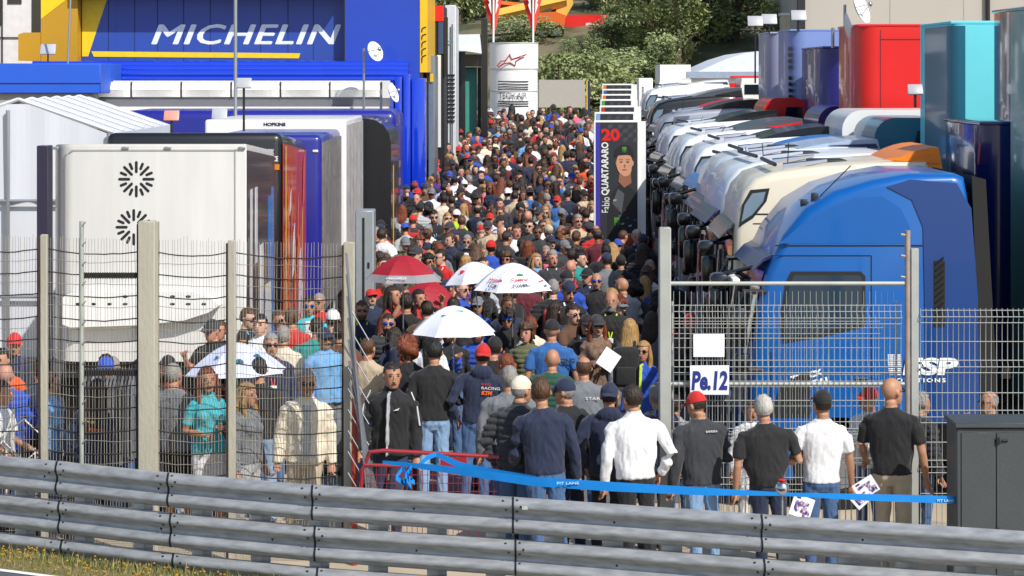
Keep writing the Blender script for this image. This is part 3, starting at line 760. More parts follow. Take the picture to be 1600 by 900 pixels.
# white awning panels
t = thing('awning_row', (PX(380, 57.5), 57.5, 0), 'row of white rolled fabric awnings above a grey beam under the sign', 'awning')
def ax(px): return PX(px, 57.5) - PX(380, 57.5)
MB().box(ax(140), ax(610), 0, .35, PZ(166, 57.5), PZ(153, 57.5)).build('grey_beam', mat('mid_grey_beam', '63646a', rough=.6), t)
MB().box(ax(135), ax(608), -.6, .3, PZ(173, 57.5), PZ(166.5, 57.5)).build('ledge', M_OFFW, t)
MB().box(ax(140), ax(608), .3, .5, PZ(173, 57.5), PZ(126, 57.5)).build('backing', mat('white_backing', 'd6d6d4', rough=.7), t)
seg_ = [(142, 204), (207, 282), (285, 360), (363, 437), (440, 514), (517, 594)]
for a, b in seg_:
    aw = MB(); n = 12
    for k in range(n):
        u0, u1 = k / n, (k + 1) / n
        x0_, x1_ = ax(a + (b - a) * u0), ax(a + (b - a) * u1)
        s0, s1 = 1 - (2 * u0 - 1) ** 2, 1 - (2 * u1 - 1) ** 2
        zt, zb = PZ(128, 57.5), PZ(151.5, 57.5)
        aw.quad((x0_, -.05, zb), (x1_, -.05, zb), (x1_, -.08 - .1 * s1, (zt + zb) / 2), (x0_, -.08 - .1 * s0, (zt + zb) / 2))
        aw.quad((x0_, -.08 - .1 * s0, (zt + zb) / 2), (x1_, -.08 - .1 * s1, (zt + zb) / 2), (x1_, .0, zt), (x0_, .0, zt))
    aw.build('awning', mat('white_canvas', 'e3e1dc', rough=.8, bump=.8, bs=4, var=.05), t, fix=False)
    MB().box(ax(b) + .01, ax(b + 3) - .01, -.06, .29, PZ(152, 57.5), PZ(128, 57.5)).build('gap_post', mat('brown_post', '3c2a22'), t)

# small roof antennas, dishes and masts
def flat_antenna(px, py, D, base_py, label, col='white_antenna', c='a9abb0'):
    t = thing('flat_antenna', (PX(px, D), D, PZ(base_py, D)), label, 'antenna', 'flat antennas on the roofs'); k = D / F
    h = (base_py - py) * k
    MB().tube([(0, 0, 0), (0, 0, h - 6 * k)], .02, seg=8).build('stem', M_DARK, t)
    M = Matrix.Translation((0, 0, h)) @ Matrix.Rotation(R(-28), 4, 'X')
    MB().box(-12 * k, 12 * k, -.02, .02, -9 * k, 9 * k, bev=.015, seg=2, M=M).build('panel', mat(col, c, rough=.4), t)
flat_antenna(268, 181, 34.8, 207, 'pink tinted flat antenna on the black trailer roof', 'pink_panel', 'cc8f80')
flat_antenna(381, 130, 39.5, 205, 'pale flat antenna on a tall dark stem above the trailers')
flat_antenna(75, 77, 58, 97, 'small pale flat antenna on the blue roof edge at left')
flat_antenna(343, 178, 46, 186, 'tilted flat antenna lying low on the white trailer roof')
flat_antenna(1180, 33, 55, 130, 'flat antenna on a thin pole left of the pale blue trailer')
flat_antenna(1202, 30, 57, 52, 'flat antenna on top of the pale blue trailer')
flat_antenna(1248, 24, 53.5, 48, 'flat antenna on a tripod beside the grey building corner')
flat_antenna(1430, 140, 33, 168, 'grey flat antenna in front of the red trailer')
for px, D, b, tp_, lab in ((368, 47, 187, -60, 'tall thin mast behind the white trailer'), (106, 57, 99, -40, 'thin leaning whip mast on the blue flat roof')):
    mb = MB(); mb.tube([(PX(px, D), D, PZ(b, D)), (PX(px + (6 if px < 200 else 0), D), D, PZ(tp_, D))], .035 if px > 200 else .025, seg=8)
    tag(mb.build('mast', M_ALU), lab, 'mast')
def dish(px, py, D, r, base, label, ry=0):
    t = thing('satellite_dish', (PX(px, D), D, PZ(base, D)), label, 'satellite dish', 'satellite dishes'); h = (base - py) * D / F
    MB().tube([(-.1, 0, 0), (-.1, 0, h + .1)], .03, seg=8).build('pole', M_ALU, t)
    mb = MB(); n = 20; rg = 5
    M = Matrix.Translation((.12, -.1, h)) @ Matrix.Rotation(ry, 4, 'Z') @ Matrix.Rotation(R(70), 4, 'X')
    for i in range(rg + 1):
        for k in range(n):
            q = r * i / rg; mb.v.append(tuple(M @ Vector((q * cos(2 * pi * k / n), q * sin(2 * pi * k / n), q * q / r * .35))))
    for i in range(rg):
        for k in range(n): mb.f.append((i * n + k, i * n + (k + 1) % n, (i + 1) * n + (k + 1) % n, (i + 1) * n + k)); mb.m.append(0)
    mb.build('reflector', M_OFFW, t, fix=False)
    mb = MB(); f_ = tuple(M @ Vector((0, 0, r * .9)))
    mb.tube([tuple(M @ Vector((r * .9, 0, r * .3))), f_], .012, seg=5); mb.tube([tuple(M @ Vector((-r * .9, 0, r * .3))), f_], .012, seg=5); mb.ell(f_, (.05, .05, .05), seg=8, rings=6)
    mb.build('feed_arm', M_ALU, t)
dish(575, 82, 56.5, .25, 175, 'white satellite dish on a pole in front of the blue wall', R(50))
dish(602, 146, 56, .25, 172, 'small white dish at the end of the awning row', R(70))
dish(1328, 15, 47, .33, 42, 'white satellite dish above the red trailer', R(60))
dish(1310, 52, 42, .36, 75, 'dark backed round dish beside the red trailer corner', R(85))

# ---- narrow structures between the building and the tower
def block(name, label, cat, x0, x1, y0, y1, D, dep, m, parts=(), base=True):
    t = thing(name, (PX(x0, D), D, 0), label, cat); w = PX(x1, D) - PX(x0, D); zb = 0 if base else PZ(y1, D)
    MB().box(0, w, 0, dep, zb, PZ(y0, D), bev=.02, seg=1).build('body', m, t)
    for i, (nm, a, b, c, d, mm) in enumerate(parts):
        MB().box(PX(a, D) - PX(x0, D), PX(b, D) - PX(x0, D), -.05 - i * .004, -.003 - i * .004, PZ(d, D), PZ(c, D)).build(nm, mm, t)
    return t
block('silver_column', 'tall silver column with yellow mark beside the blue building', 'column', 669, 679, 86, 230, 62.5, 3, mat('silver_cladding', '8f9aa3', rough=.3, metal=.6), (('yellow_mark', 672, 677, 115, 128, M_YEL),))
block('red_topped_stand', 'narrow dark stand with a red top and blue banner at the lane edge', 'stand', 671, 694, 8, 230, 66, 3, M_DARK,
      (('red_top', 671.5, 693.5, 9, 33, M_RED), ('blue_banner', 685, 693, 34, 84, paint('slate_blue_banner', '2c4470')), ('white_post', 683, 689, 86, 230, M_WHITE), ('black_post', 694.2, 700, 27, 120, M_BLACK)))
t = block('white_unit', 'white building unit with dark ladder like framework facing the lane', 'building', 695, 712, 8, 230, 70, 4, mat('pale_grey_panel', 'c9ccd0', rough=.5))
ld = MB()
for k in range(12): z = PZ(118 + k * 6.5, 70); ld.box(.02, .3, -.06, -.01, z, z + .035)
for x in (.06, .2): ld.box(x, x + .035, -.08, -.062, 0, PZ(38, 70))
ld.build('ladder_frame', M_BLACK, t); MB().box(.06, .2, -.09, -.082, PZ(66, 70), PZ(64, 70)).build('teal_mark', mat('teal_mark', '2aa0a8'), t)
t = thing('black_gantry', (PX(735, 76), 76, 0), 'black portal frame with a teal door and white canopy across the lane end', 'gantry')
def gx(px): return PX(px, 76) - PX(735, 76)
MB().box(gx(752), gx(762), -.2, .3, 0, PZ(29, 76)).build('tall_post', M_BLACK, t)
MB().box(gx(712), gx(727), -.1, .5, 0, PZ(81, 76)).build('side_post', M_BLACK, t)
MB().box(gx(727) + .002, gx(751.8), -.1, .5, PZ(104, 76), PZ(85, 76)).build('beam', M_BLACK, t)
MB().box(gx(727) + .002, gx(745), .3, .4, 0, PZ(105, 76)).build('teal_door', mat('teal_door', '3f8f82', rough=.5), t)
MB().box(gx(746), gx(751.5), .25, .45, 0, PZ(105, 76)).build('inner_post', M_DARK, t)
MB().prism([(gx(712), PZ(80, 76)), (gx(712), PZ(55, 76)), (gx(750), PZ(54, 76)), (gx(753), PZ(84, 76)), (gx(727), PZ(80, 76))], -1.0, -.25).build('canopy', mat('white_canopy', 'dde2e6', rough=.6), t)
MB().box(gx(711), gx(716), -.28, -.12, PZ(94, 76), PZ(83, 76)).build('grey_box', M_OFFW, t)

# ---- white display tower with red flags
TD = 86.0
t = thing('display_tower', (PX(803, TD), TD, 0), 'round white display tower in three drums with a red star outline and black lines', 'tower')
def tx(px): return PX(px, TD) - PX(803, TD)
Mt = mat('tower_white', 'e6e6e4', rough=.5, var=.04)
for a, b, rr_ in ((67, 107, .88), (108, 141.5, .86), (142, 250, .87)):
    za, zb = PZ(b, TD), PZ(a, TD); mb = MB(); mb.add(g_rings([(0, 0, za, rr_, rr_), (0, 0, zb, rr_, rr_)], seg=40)); mb.build('drum', Mt, t)
    MB().add(g_rings([(0, 0, zb - .02, rr_ + .02, rr_ + .02), (0, 0, zb + .015, rr_ + .02, rr_ + .02)], seg=40)).build('rim', mat('grey_rim', 'b9b9b8'), t)
def arc_strip(mb, z, h, a0, a1, r, m=0):
    n = 14
    for k in range(n):
        p, q = a0 + (a1 - a0) * k / n, a0 + (a1 - a0) * (k + 1) / n
        mb.quad((r * sin(p), -r * cos(p), z), (r * sin(q), -r * cos(q), z), (r * sin(q), -r * cos(q), z + h), (r * sin(p), -r * cos(p), z + h), m=m)
for py in (128, 132.5, 136.5, 140, 159, 162.5, 166):
    ln = MB(); arc_strip(ln, PZ(py, TD), .035, R(-40), R(36), .895); ln.build('black_line', M_DARK, t)
text('lettering', 'TECH-AIR', M_DARK, tx(823) - tx(779), .22, (tx(779), -.93, PZ(154, TD)), parent=t)
stp = [(777, 103), (783, 96), (790, 95), (797, 85), (800, 93), (823, 85), (806, 96), (805, 103), (797, 98), (786, 100), (779, 105)]
ol = MB(); ol.tube([(tx(a), -.9, PZ(b, TD)) for a, b in stp + stp[:1]], .022, seg=4, cap=False); ol.build('star_outline', mat('red_outline', 'b51c22'), t)
for px in (771, 833):
    t = thing('feather_flag', (PX(px, TD), TD, PZ(66, TD)), 'red feather flag with white marks at the ' + ('left' if px < 800 else 'right') + ' side of the white tower', 'flag', 'red feather flags')
    MB().tube([(0, 0, 0), (0, 0, 2.6)], .035, seg=8).build('pole', M_OFFW, t)
    k = TD / F; mb = MB()
    L_ = [(0, 8), (-3, 22), (-11, 48), (-16, 66), (-17, 95)]; R_ = [(0, 8), (4, 22), (9, 48), (13, 66), (15, 95)]
    for i in range(4):
        for s, ar in ((0, L_), (1, R_)):
            (a, b), (c, d) = ar[i], ar[i + 1]
            y_ = .05 if s else .02
            mb.quad((0, y_, b * k), (a * k, y_ + abs(a) * k * .4, b * k), (c * k, y_ + abs(c) * k * .4, d * k), (0, y_, d * k), m=s)
    mb.build('sail', [mat('red_flag_cloth', 'cc2a22', rough=.7), mat('red_flag_cloth_2', 'd23a2c', rough=.7)], t, fix=False)
    mb = MB()
    for sx in (-1, 1): mb.prism([(sx * 3 * k, 44 * k), (sx * 8 * k, 58 * k), (sx * 6 * k, 62 * k), (sx * 11 * k, 72 * k), (sx * 4 * k, 70 * k)], -.0, .012)
    mb.build('white_mark', M_WHITE, t)

# grey canopy tent at the end of the lane
t = thing('canopy_tent', (PX(880, 88), 88, 0), 'pale grey sloping canopy tent at the end of the crowd beside the tower', 'tent'); k = 88 / F
MB().prism([(-38 * k, PZ(168, 88)), (36 * k, PZ(168, 88)), (33 * k, PZ(125, 88)), (-38 * k, PZ(125, 88))], 0, 2.5).build('roof', mat('grey_beige_fabric', 'a5a199', rough=.8, var=.05), t)
MB().box(-36 * k, -35 * k, .1, .2, 0, PZ(169, 88)).box(34 * k, 35 * k, .1, .2, 0, PZ(169, 88)).build('leg', M_ALU, t)
MB().box(36.4 * k, 38 * k, -.05, .1, 0.5, PZ(126, 88)).build('yellow_strip', M_YEL, t)
MB().box(38.2 * k, 42 * k, -.02, .3, 0, PZ(126, 88)).build('blue_panel', mat('dark_blue_panel', '232c4e'), t)

# telehandler and red skip on the hill
D = 105; zg = hill_z(PX(860, D), D)
t = thing('telehandler', (PX(860, D), D, zg - .1), 'orange and yellow telescopic handler parked on the slope above the tower', 'vehicle'); k = D / F
MO = paint('orange_machine_paint', 'd2601a', coat=.1); MY = paint('sand_yellow_boom', 'd8a94a', coat=.1)
base = zg - .1
def Zt(py): return PZ(py, D) - base
MB().prism([(-20 * k, Zt(38)), (22 * k, Zt(42)), (24 * k, Zt(24)), (8 * k, Zt(18)), (-18 * k, Zt(20))], 0, 1.6).build('body', MO, t)
MB().prism([(8 * k, Zt(30)), (22 * k, Zt(30)), (36 * k, Zt(6)), (34 * k, Zt(-12)), (16 * k, Zt(-12)), (10 * k, Zt(8))], .3, 1.2).build('boom_head', MY, t)
MB().tube([(24 * k, .3, Zt(0)), (-90 * k, -.2, Zt(26))], .28, seg=4).build('boom', MY, t)
MB().tube([(14 * k, .9, Zt(16)), (-78 * k, .7, Zt(6))], .16, seg=4).build('jib', MO, t)
MB().prism([(-16 * k, Zt(21)), (2 * k, Zt(21)), (0, Zt(4)), (-12 * k, Zt(4))], .1, 1.0).build('cab', M_GLASS, t)
for dx in (-14, 10):
    for y in (-.1, 1.5):
        wh = MB(); wh.tube([(dx * k, y, Zt(50)), (dx * k, y + .3, Zt(50))], .33, seg=18); wh.tube([(dx * k, y - .02, Zt(50)), (dx * k, y, Zt(50))], .17, seg=12, m=1); build_wheel(wh, t)
D = 107
t = thing('skip', (PX(915, D), D, PZ(57, D)), 'bright red open skip with white lettering on the slope', 'skip'); k = D / F
MB().prism([(-32 * k, 0), (14 * k, 0), (36 * k, 34 * k), (-32 * k, 34 * k)], 0, 1.6).build('body', M_RED, t)
text('lettering', 'giomi', M_WHITE, 20 * k, 5 * k, (0, -.01, 17 * k), parent=t, bold=.03)
mb = MB(); D = 114
for dy in (0, 9, 18): mb.tube([(PX(895, D), D, PZ(16 + dy - 4, D)), (PX(1010, D), D, PZ(-4 + dy - 4, D))], .04, seg=5)
for px in (900, 928, 956, 984): yy_ = 14 - (px - 895) * .17; mb.tube([(PX(px, D), D, PZ(yy_ - 4, D)), (PX(px, D), D, PZ(yy_ + 22, D))], .05, seg=5)
tag(mb.build('railing', mat('blue_grey_railing', '5a6a86', rough=.5)), 'blue grey tubular railing on the slope above the red skip', 'railing')

# ================================================================== RACER BANNERS
BAN = [(928, 1000, 188, 48.6), (929, 993, 175, 52), (937, 994, 165, 56), (938, 989, 155, 60), (940, 988, 147, 64), (941, 989, 139, 68), (941, 989, 131, 73)]
M_BG = mat('charcoal_banner', '2b2d31', rough=.5); M_BG2 = mat('banner_chequer', '3f4247', rough=.5)
strip = [('violet_edge', '3a2fa0'), ('pale_blue_edge', '7f9fd0'), ('red_edge', 'c03028'), ('green_edge', '3aa048'), ('orange_edge', 'd86a20'), ('blue_edge', '2a5ac0'), ('orange_edge_2', 'd8701c')]
blab = ['tall racer banner with a red number and a portrait of a capped man', 'grey banner with a pale blue edge, just behind the portrait banner', 'grey banner with a red edge, third along the lane', 'grey banner with a green edge, fourth along the lane',
        'grey banner with an orange edge, fifth along the lane', 'narrow grey banner with a blue edge, second from the far end', 'farthest grey banner with an orange edge at the hill end']
for i, (xa, xb, yt, D) in enumerate(BAN):
    t = thing('banner_stand', (PX(xa, D), D, 0), blab[i], 'banner', 'racer banners along the lane'); w = PX(xb, D) - PX(xa, D); zt = PZ(yt, D)
    fr = MB(); fr.box(0, w, 0, .12, .12, zt, bev=.01, seg=1); fr.box(w, w + .12, .02, .14, 0, zt - .02); fr.build('frame', M_OFFW, t)
    MB().box(.04, w - .05, -.008, -.002, .2, zt - .04, m=0).build('print', M_BG, t)
    MB().box(.041, .041 + w * .09, -.012, -.009, .21, zt - .045).build('edge_strip', mat(strip[i][0], strip[i][1], rough=.5), t)
    ch = MB()
    for a in range(6):
        for b in range(4):
            if (a + b) % 2 == 0:
                x = w * (.3 + a * .11); z = zt - .1 - b * .09
                ch.prism([(x, z), (x + w * .1, z + .03), (x + w * .1, z - .05), (x, z - .08)], -.0115, -.009)
    ch.build('chequer', M_BG2, t)
    if i == 0:
        text('number', '20', M_RED, w * .4, .25, (w * .16, -.014, zt - .42), parent=t, bold=.04, shear=-.05)
        text('name_lettering', 'QUARTARARO', M_WHITE, PZ(222, D) - PZ(305, D), .17, (w * .34, -.014, PZ(305, D)), ux=(0, 0, 1), uy=(-1, 0, 0), parent=t, bold=.03)
        text('name_lettering', 'Fabio', M_WHITE, PZ(308, D) - PZ(332, D), .16, (w * .34, -.014, PZ(332, D)), ux=(0, 0, 1), uy=(-1, 0, 0), parent=t)
        def EL(name, ex_, ez_, rx, rz_, m, y, n=24, poly=None):
            mb = MB(); pts = poly or [(ex_ + rx * cos(2 * pi * q / n), ez_ + rz_ * sin(2 * pi * q / n)) for q in range(n)]
            pts = [((a - cx) * 1.22 + cx, (b - cz) * 1.22 + cz) if name not in ('printed_suit', 'printed_panel') else (a, b) for a, b in pts]; mb.prism(pts, y - .001, y); return mb.build(name, m, t)
        Sk = mat('printed_skin', 'c48d6d', rough=.6); Sk2 = mat('printed_skin_dark', '8e5d43', rough=.6); cx = w * .66; cz = zt - .84
        EL('printed_suit', 0, 0, 0, 0, mat('printed_dark_suit', '17191d'), -.015, poly=[(w * .3, zt - 2.7), (w * .3, zt - 1.9), (w * .38, zt - 1.5), (w * .53, zt - 1.32), (w * .72, zt - 1.32), (w * .88, zt - 1.45), (w * .94, zt - 1.6), (w * .94, zt - 2.7)])
        EL('printed_panel', 0, 0, 0, 0, mat('printed_grey_panel', '4c5056'), -.017, poly=[(w * .4, zt - 1.7), (w * .52, zt - 1.4), (w * .66, zt - 1.5), (w * .6, zt - 1.9)])
        EL('printed_neck', 0, 0, 0, 0, Sk2, -.019, poly=[(cx - .07, cz - .1), (cx + .1, cz - .1), (cx + .12, cz - .36), (cx, cz - .44), (cx - .1, cz - .34)])
        EL('printed_face', cx, cz - .03, .135, .2, Sk, -.021)
        EL('printed_jaw', cx + .02, cz - .13, .1, .12, Sk, -.0215)
        EL('printed_ear', cx + .135, cz - .03, .02, .045, Sk, -.0205, n=12); EL('printed_ear', cx - .135, cz - .03, .016, .04, Sk2, -.0205, n=12)
        EL('printed_cap', 0, 0, 0, 0, M_DARK, -.024, poly=[(cx - .17, cz + .08), (cx - .15, cz + .2), (cx - .06, cz + .28), (cx + .08, cz + .27), (cx + .15, cz + .17), (cx + .16, cz + .08), (cx + .05, cz + .11), (cx - .1, cz + .1)])
        for s in (-.055, .055): EL('printed_eye', cx + s, cz - .01, .026, .011, M_DARK, -.024, n=10); EL('printed_brow', cx + s, cz + .03, .036, .008, Sk2, -.0245, n=10)
        EL('printed_nose', cx + .005, cz - .075, .016, .03, Sk2, -.0242, n=10); EL('printed_mouth', cx, cz - .14, .045, .01, mat('printed_lips', '7d3f35'), -.0243, n=10)
        for q in range(9): PB_ = MB(); a_ = w * (.42 + .055 * q); b_ = zt - 1.62 - .11 * (q % 4) - .05 * q; PB_.prism([(a_, b_), (a_ + .07, b_ + .01), (a_ + .06, b_ - .03), (a_ - .005, b_ - .035)], -.0185, -.0176); PB_.build('printed_patch', mat('printed_patch_%d' % (q % 3), ['8f949b', '5d2630', '3d4f66'][q % 3]), t)
        mg = MB(); gm = mat('green_emblem', '5aa032')
        for s in (-.03, 0, .03): mg.prism([(cx + s - .014, cz + .3), (cx + s + .012, cz + .29), (cx + s + .002, cz + .17)], -.026, -.025)
        for s in (-.04, 0, .04): mg.prism([(w * .5 + s - .014, zt - 1.98), (w * .5 + s + .012, zt - 1.99), (w * .5 + s, zt - 2.18)], -.018, -.017)
        mg.build('green_emblem', gm, t)
t = thing('small_white_unit', (PX(1009, 74), 74, 0), 'narrow white cabin with a vertical row of dark slots behind the banners', 'cabin'); k = 74 / F
MB().box(-11 * k, 11 * k, 0, 1.2, 0, PZ(122, 74), bev=.03).build('body', M_OFFW, t)
sl = MB()
for q in range(10): sl.box(-6 * k, -3 * k, -.012, -.002, PZ(137 + q * 2.2, 74), PZ(136 + q * 2.2, 74))
sl.build('slot', M_DARK, t)

# ================================================================== TRUCK CABS
def side_profile(kind):
    if kind == 0:   # high rounded roof (nearest blue)
        return [(.06, .45), (.0, .6), (-.02, 1.2), (.0, 1.75), (.06, 2.2), (.16, 2.58), (.34, 2.95), (.58, 3.24), (.9, 3.43), (1.3, 3.55), (1.7, 3.62), (2.2, 3.62), (2.3, 3.58), (2.37, 3.2), (2.44, 2.2), (2.46, 1.1), (2.4, .9), (2.0, .9), (1.95, .55)]
    if kind == 1:   # steeper, flatter roof
        return [(.05, .45), (.0, .6), (-.04, 1.2), (-.03, 1.75), (-.01, 2.3), (.0, 2.67), (.03, 2.91), (.1, 3.1), (.25, 3.25), (.48, 3.32), (1.05, 3.39), (1.87, 3.44), (2.3, 3.44), (2.34, 3.36), (2.38, 2.2), (2.38, 1.1), (2.3, .9), (2.0, .9), (1.95, .55)]
    return [(.05, .45), (.0, .6), (-.03, 1.2), (.0, 1.7), (.04, 2.2), (.11, 2.55), (.25, 2.8), (.5, 2.94), (.9, 3.02), (1.6, 3.08), (2.1, 3.1), (2.3, 3.08), (2.34, 3.0), (2.38, 2.2), (2.38, 1.1), (2.3, .9), (2.0, .9), (1.95, .55)]
CW = 2.45; ARN = random.Random(8)
def cab_body(kind):
    P = side_profile(kind); n = len(P); mb = MB()
    cx = sum(p[0] for p in P) / n; cz = sum(p[1] for p in P) / n
    rings = [(0, .10), (.02, .045), (.07, .012), (.14, 0), (CW - .14, 0), (CW - .07, .012), (CW - .02, .045), (CW, .10)]
    for y, ins in rings:
        for x, z in P:
            dx, dz = cx - x, cz - z; L = sqrt(dx * dx + dz * dz); mb.v.append((x + dx / L * ins, y, z + dz / L * ins))
    for i in range(len(rings) - 1):
        for k in range(n): k2 = (k + 1) % n; mb.f.append((i * n + k, i * n + k2, (i + 1) * n + k2, (i + 1) * n + k)); mb.m.append(0)
    mb.f.append(tuple(range(n))); mb.m.append(0); mb.f.append(tuple(range((len(rings) - 1) * n, len(rings) * n))[::-1]); mb.m.append(0)
    return mb
def prof_pt(P, z):
    for (a, b), (c, d) in zip(P[1:], P[2:]):
        if b <= z <= d: return a + (c - a) * (z - b) / (d - b)
    return P[1][0]
def front_panel(P, z0, z1, ya, yb, off, n=5, taper=0):
    mb = MB()
    for i in range(n + 1):
        z = z0 + (z1 - z0) * i / n; x = prof_pt(P, z) - off; tt = taper * i / n
        for q, y in enumerate((ya + tt, (ya * 3 + yb) / 4, (ya + yb) / 2, (ya + 3 * yb) / 4, yb - tt)):
            bow = .04 * (1 - abs(q - 2) / 2); mb.v.append((x - bow * .3, y, z))
    for i in range(n):
        for q in range(4): a = i * 5 + q; mb.f.append((a, a + 1, a + 6, a + 5)); mb.m.append(0)
    return mb
def make_cab(kind, pm, pm2, label, group, loc, accent=None, wing=None, near=False):
    t = thing('truck_cab', loc, label, 'truck', group); P = side_profile(kind)
    cab_body(kind).build('body', pm, t, angle=50)
    front_panel(P, 1.8, 2.56, .1, CW - .1, .012, taper=.04).build('windscreen', M_GLASS, t, fix=False)
    front_panel(P, .95, 1.5, .55, CW - .55, .02).build('grille', M_DARK if kind == 1 else M_ALU, t, fix=False)
    for y in (.16, CW - .16): MB().tube([(prof_pt(P, .9) - .03, y, .9), (prof_pt(P, 1.7) - .05, y, 1.7), (prof_pt(P, 2.3) - .03, y + (.04 if y < 1 else -.04), 2.3)], .022, seg=6).build('trim_strip', M_CHROME, t)  # chrome strips added for bright vertical streaks on the cab fronts
    sh = 2.68
    # sun visor
    mb = MB(); xv = prof_pt(P, sh)
    mb.prism([(xv + .02, sh + .06), (xv - .07, sh + .02), (xv - .19, sh - .11), (xv - .18, sh - .12), (xv - .07, sh - .01), (xv + .02, sh + .02)], .12, CW - .12); mb.build('sun_visor', pm2, t)
    # mirrors both sides
    for y, s in ((-.02, -1), (CW + .02, 1)):
        mr = MB(); mr.box(-.26, -.06, y + s * .05 - .09, y + s * .05 + .09, 1.75, 2.2, bev=.05); mr.box(-.2, -.04, y + s * .05 - .08, y + s * .05 + .08, 1.5, 1.7, bev=.04)
        mr.tube([(.15, y - s * .05, 2.35), (-.1, y + s * .05, 2.36), (-.18, y + s * .05, 2.15)], .03, seg=6); mr.tube([(.15, y - s * .05, 1.5), (-.12, y + s * .05, 1.52)], .025, seg=6)
        mr.build('mirror', mat('glossy_black_plastic', '0b0b0d', rough=.25, coat=.5, var=0), t)
    MB().box(-.42, -.22, .3, .55, 2.35, 2.52, bev=.05).tube([(.12, .42, 2.6), (-.28, .42, 2.5)], .025, seg=6).build('kerb_mirror', mat('glossy_black_plastic', '0b0b0d'), t)
    # side window + door lines (near side, y = 0)
    wz0, wz1 = 1.9, 2.57
    MB().prism([(.34, wz0 - .1), (.3, wz0 + .1), (.36, wz1 - .12), (.42, wz1), (1.17, wz1), (1.22, wz1 - .05), (1.22, wz0 + .08), (.8, wz0 - .02)], -.012, -.003).build('window_frame', M_DARK, t)
    MB().prism([(.37, wz0 - .05), (.34, wz0 + .1), (.4, wz1 - .14), (.45, wz1 - .04), (1.14, wz1 - .04), (1.18, wz1 - .07), (1.18, wz0 + .12), (.8, wz0 + .02)], -.018, -.0125).build('side_window', mat('blue_tinted_glass', '26394a', rough=.12, coat=1, var=.1) if near else M_GLASS, t)
    if loc[1] < 36:
        for q in ((1.28, 1.29, .95, 2.74), (.22, 1.279, 2.735, 2.745), (.25, 1.859, 2.84, 2.855), (1.873, 2.4, 2.84, 2.855), (.2, .21, 1.0, 1.7), (1.86, 1.872, 1.0, 3.0)):
            MB().box(q[0], q[1], -.006, -.001, q[2], q[3]).build('door_line', mat('dark_panel_gap', '10131c', rough=.8), t)
    MB().tube([(1.1, -.04, 1.42), (1.24, -.04, 1.42)], .018, seg=6).build('door_handle', M_DARK, t)
    if kind == 0: MB().prism([(2.37, 3.6), (2.52, 3.56), (2.66, 1.0), (2.47, 1.0)], .01, CW - .01).build('rear_seal', M_RUB, t)
    else: MB().box(2.47, 2.56, .02, CW - .02, .9, 3.45 if kind == 0 else 3.2 if kind == 1 else 2.8, bev=.01, seg=1).build('rear_seal', M_RUB, t)
    MB().box(-.06, .5, .02, CW - .02, .3, .62, bev=.06).build('bumper', pm2 if not near else pm, t)
    MB().box(.3, 3.4, .5, CW - .5, .45, .85).build('chassis', M_DARK, t)
    for y in (.12, CW - .12):
        a = (y - .4, y - .05) if y > 1 else (y + .0, y + .35)
        MB().box(-.055, -.02, y - (.0 if y < 1 else .34), y + (.34 if y < 1 else 0), .82, 1.02, bev=.015, seg=1).build('headlight', M_CHROME, t)
    for x in (.95, 3.0):
        for y in (.0, CW - .32):
            wh = MB(); wh.tube([(x, y, .5), (x, y + .32, .5)], .5, seg=22); wh.tube([(x, y - .02, .5), (x, y + .0, .5)], .27, seg=16, m=1); build_wheel(wh, t)
    if near: MB().tube([(.72, .36, 3.3), (1.1, .25, 3.7)], .006, seg=4).box(.68, .76, .34, .38, 3.28, 3.4, bev=.015).box(.58, .66, .48, .52, 3.2, 3.32, bev=.015).build('antenna', M_DARK, t)
    elif kind == 1: MB().tube([(.66, .5, 3.05), (.8 + ARN.uniform(-.3, .5), .4, 3.45 + ARN.uniform(-.1, .2))], .006, seg=4).build('antenna', M_DARK, t)
    zr_ = {0: 3.6, 1: 3.38, 2: 3.03}[kind]
    if kind: MB().box(1.0, 1.45, .9, 1.55, zr_ - .02, zr_ + .05, bev=.02, seg=2).build('roof_hatch', M_DARK, t)
    if kind:
        for y in (.45, CW - .45): MB().tube([(.62, y, zr_ - .02), (1.15, y, zr_ + .06)], [.05, .018], seg=8).build('air_horn', M_CHROME, t)
        MB().tube([(.5, .2, zr_ + .02), (.5, CW - .2, zr_ + .02)], .025, seg=6).build('lamp_bar', M_DARK, t)
    for y in (.7, 1.5): MB().tube([(prof_pt(P, 1.75) - .05, y, 1.75), (prof_pt(P, 2.3) - .04, y + .4, 2.3)], .01, seg=4).build('wiper', M_RUB, t)
    if kind == 1:   # corner lamp window on the roof side
        MB().prism([(.05, 2.7), (.09, 2.95), (.19, 3.12), (.42, 3.14), (.38, 2.99), (.22, 2.8)], -.006, .05).build('lamp_frame', M_DARK, t); MB().prism([(.08, 2.76), (.12, 2.95), (.21, 3.08), (.37, 3.1), (.34, 2.99), (.21, 2.84)], -.014, -.007).build('roof_lamp', mat('smoked_lamp', '6f8496', rough=.15, coat=1), t)
    if wing:
        zt = 3.44 if kind == 1 else 3.62 if kind == 0 else 3.1
        wm, h = wing
        mb = MB(); mb.add(g_box(.12, CW - .12, 0, 1, 0, 1, bev=0)); mb.v = []; mb.f = []; mb.m = []; x_w = 1.72 if kind == 1 and 28 < loc[1] < 30 else .95; prf = [(x_w, zt - .14)] + [(x_w + (2.45 - x_w) * u, zt - .14 + (h + .14) * sin(u * pi / 2) ** .8) for u in (.1, .22, .36, .5, .66, .82, 1)] + [(2.5, zt - .1)]; mb.prism(prf, .12, CW - .12)
        mb.build('roof_deflector', wm, t)
        MB().prism([(1.75, zt + .02), (2.42, zt + h - .06), (2.46, zt - .02)], .1, .118).build('deflector_side', M_DARK if accent is None else accent, t)
    elif accent is not None:
        MB().box(.9, 2.3, -.006, -.001, 2.76, 2.9).build('accent_stripe', accent, t)
    return t
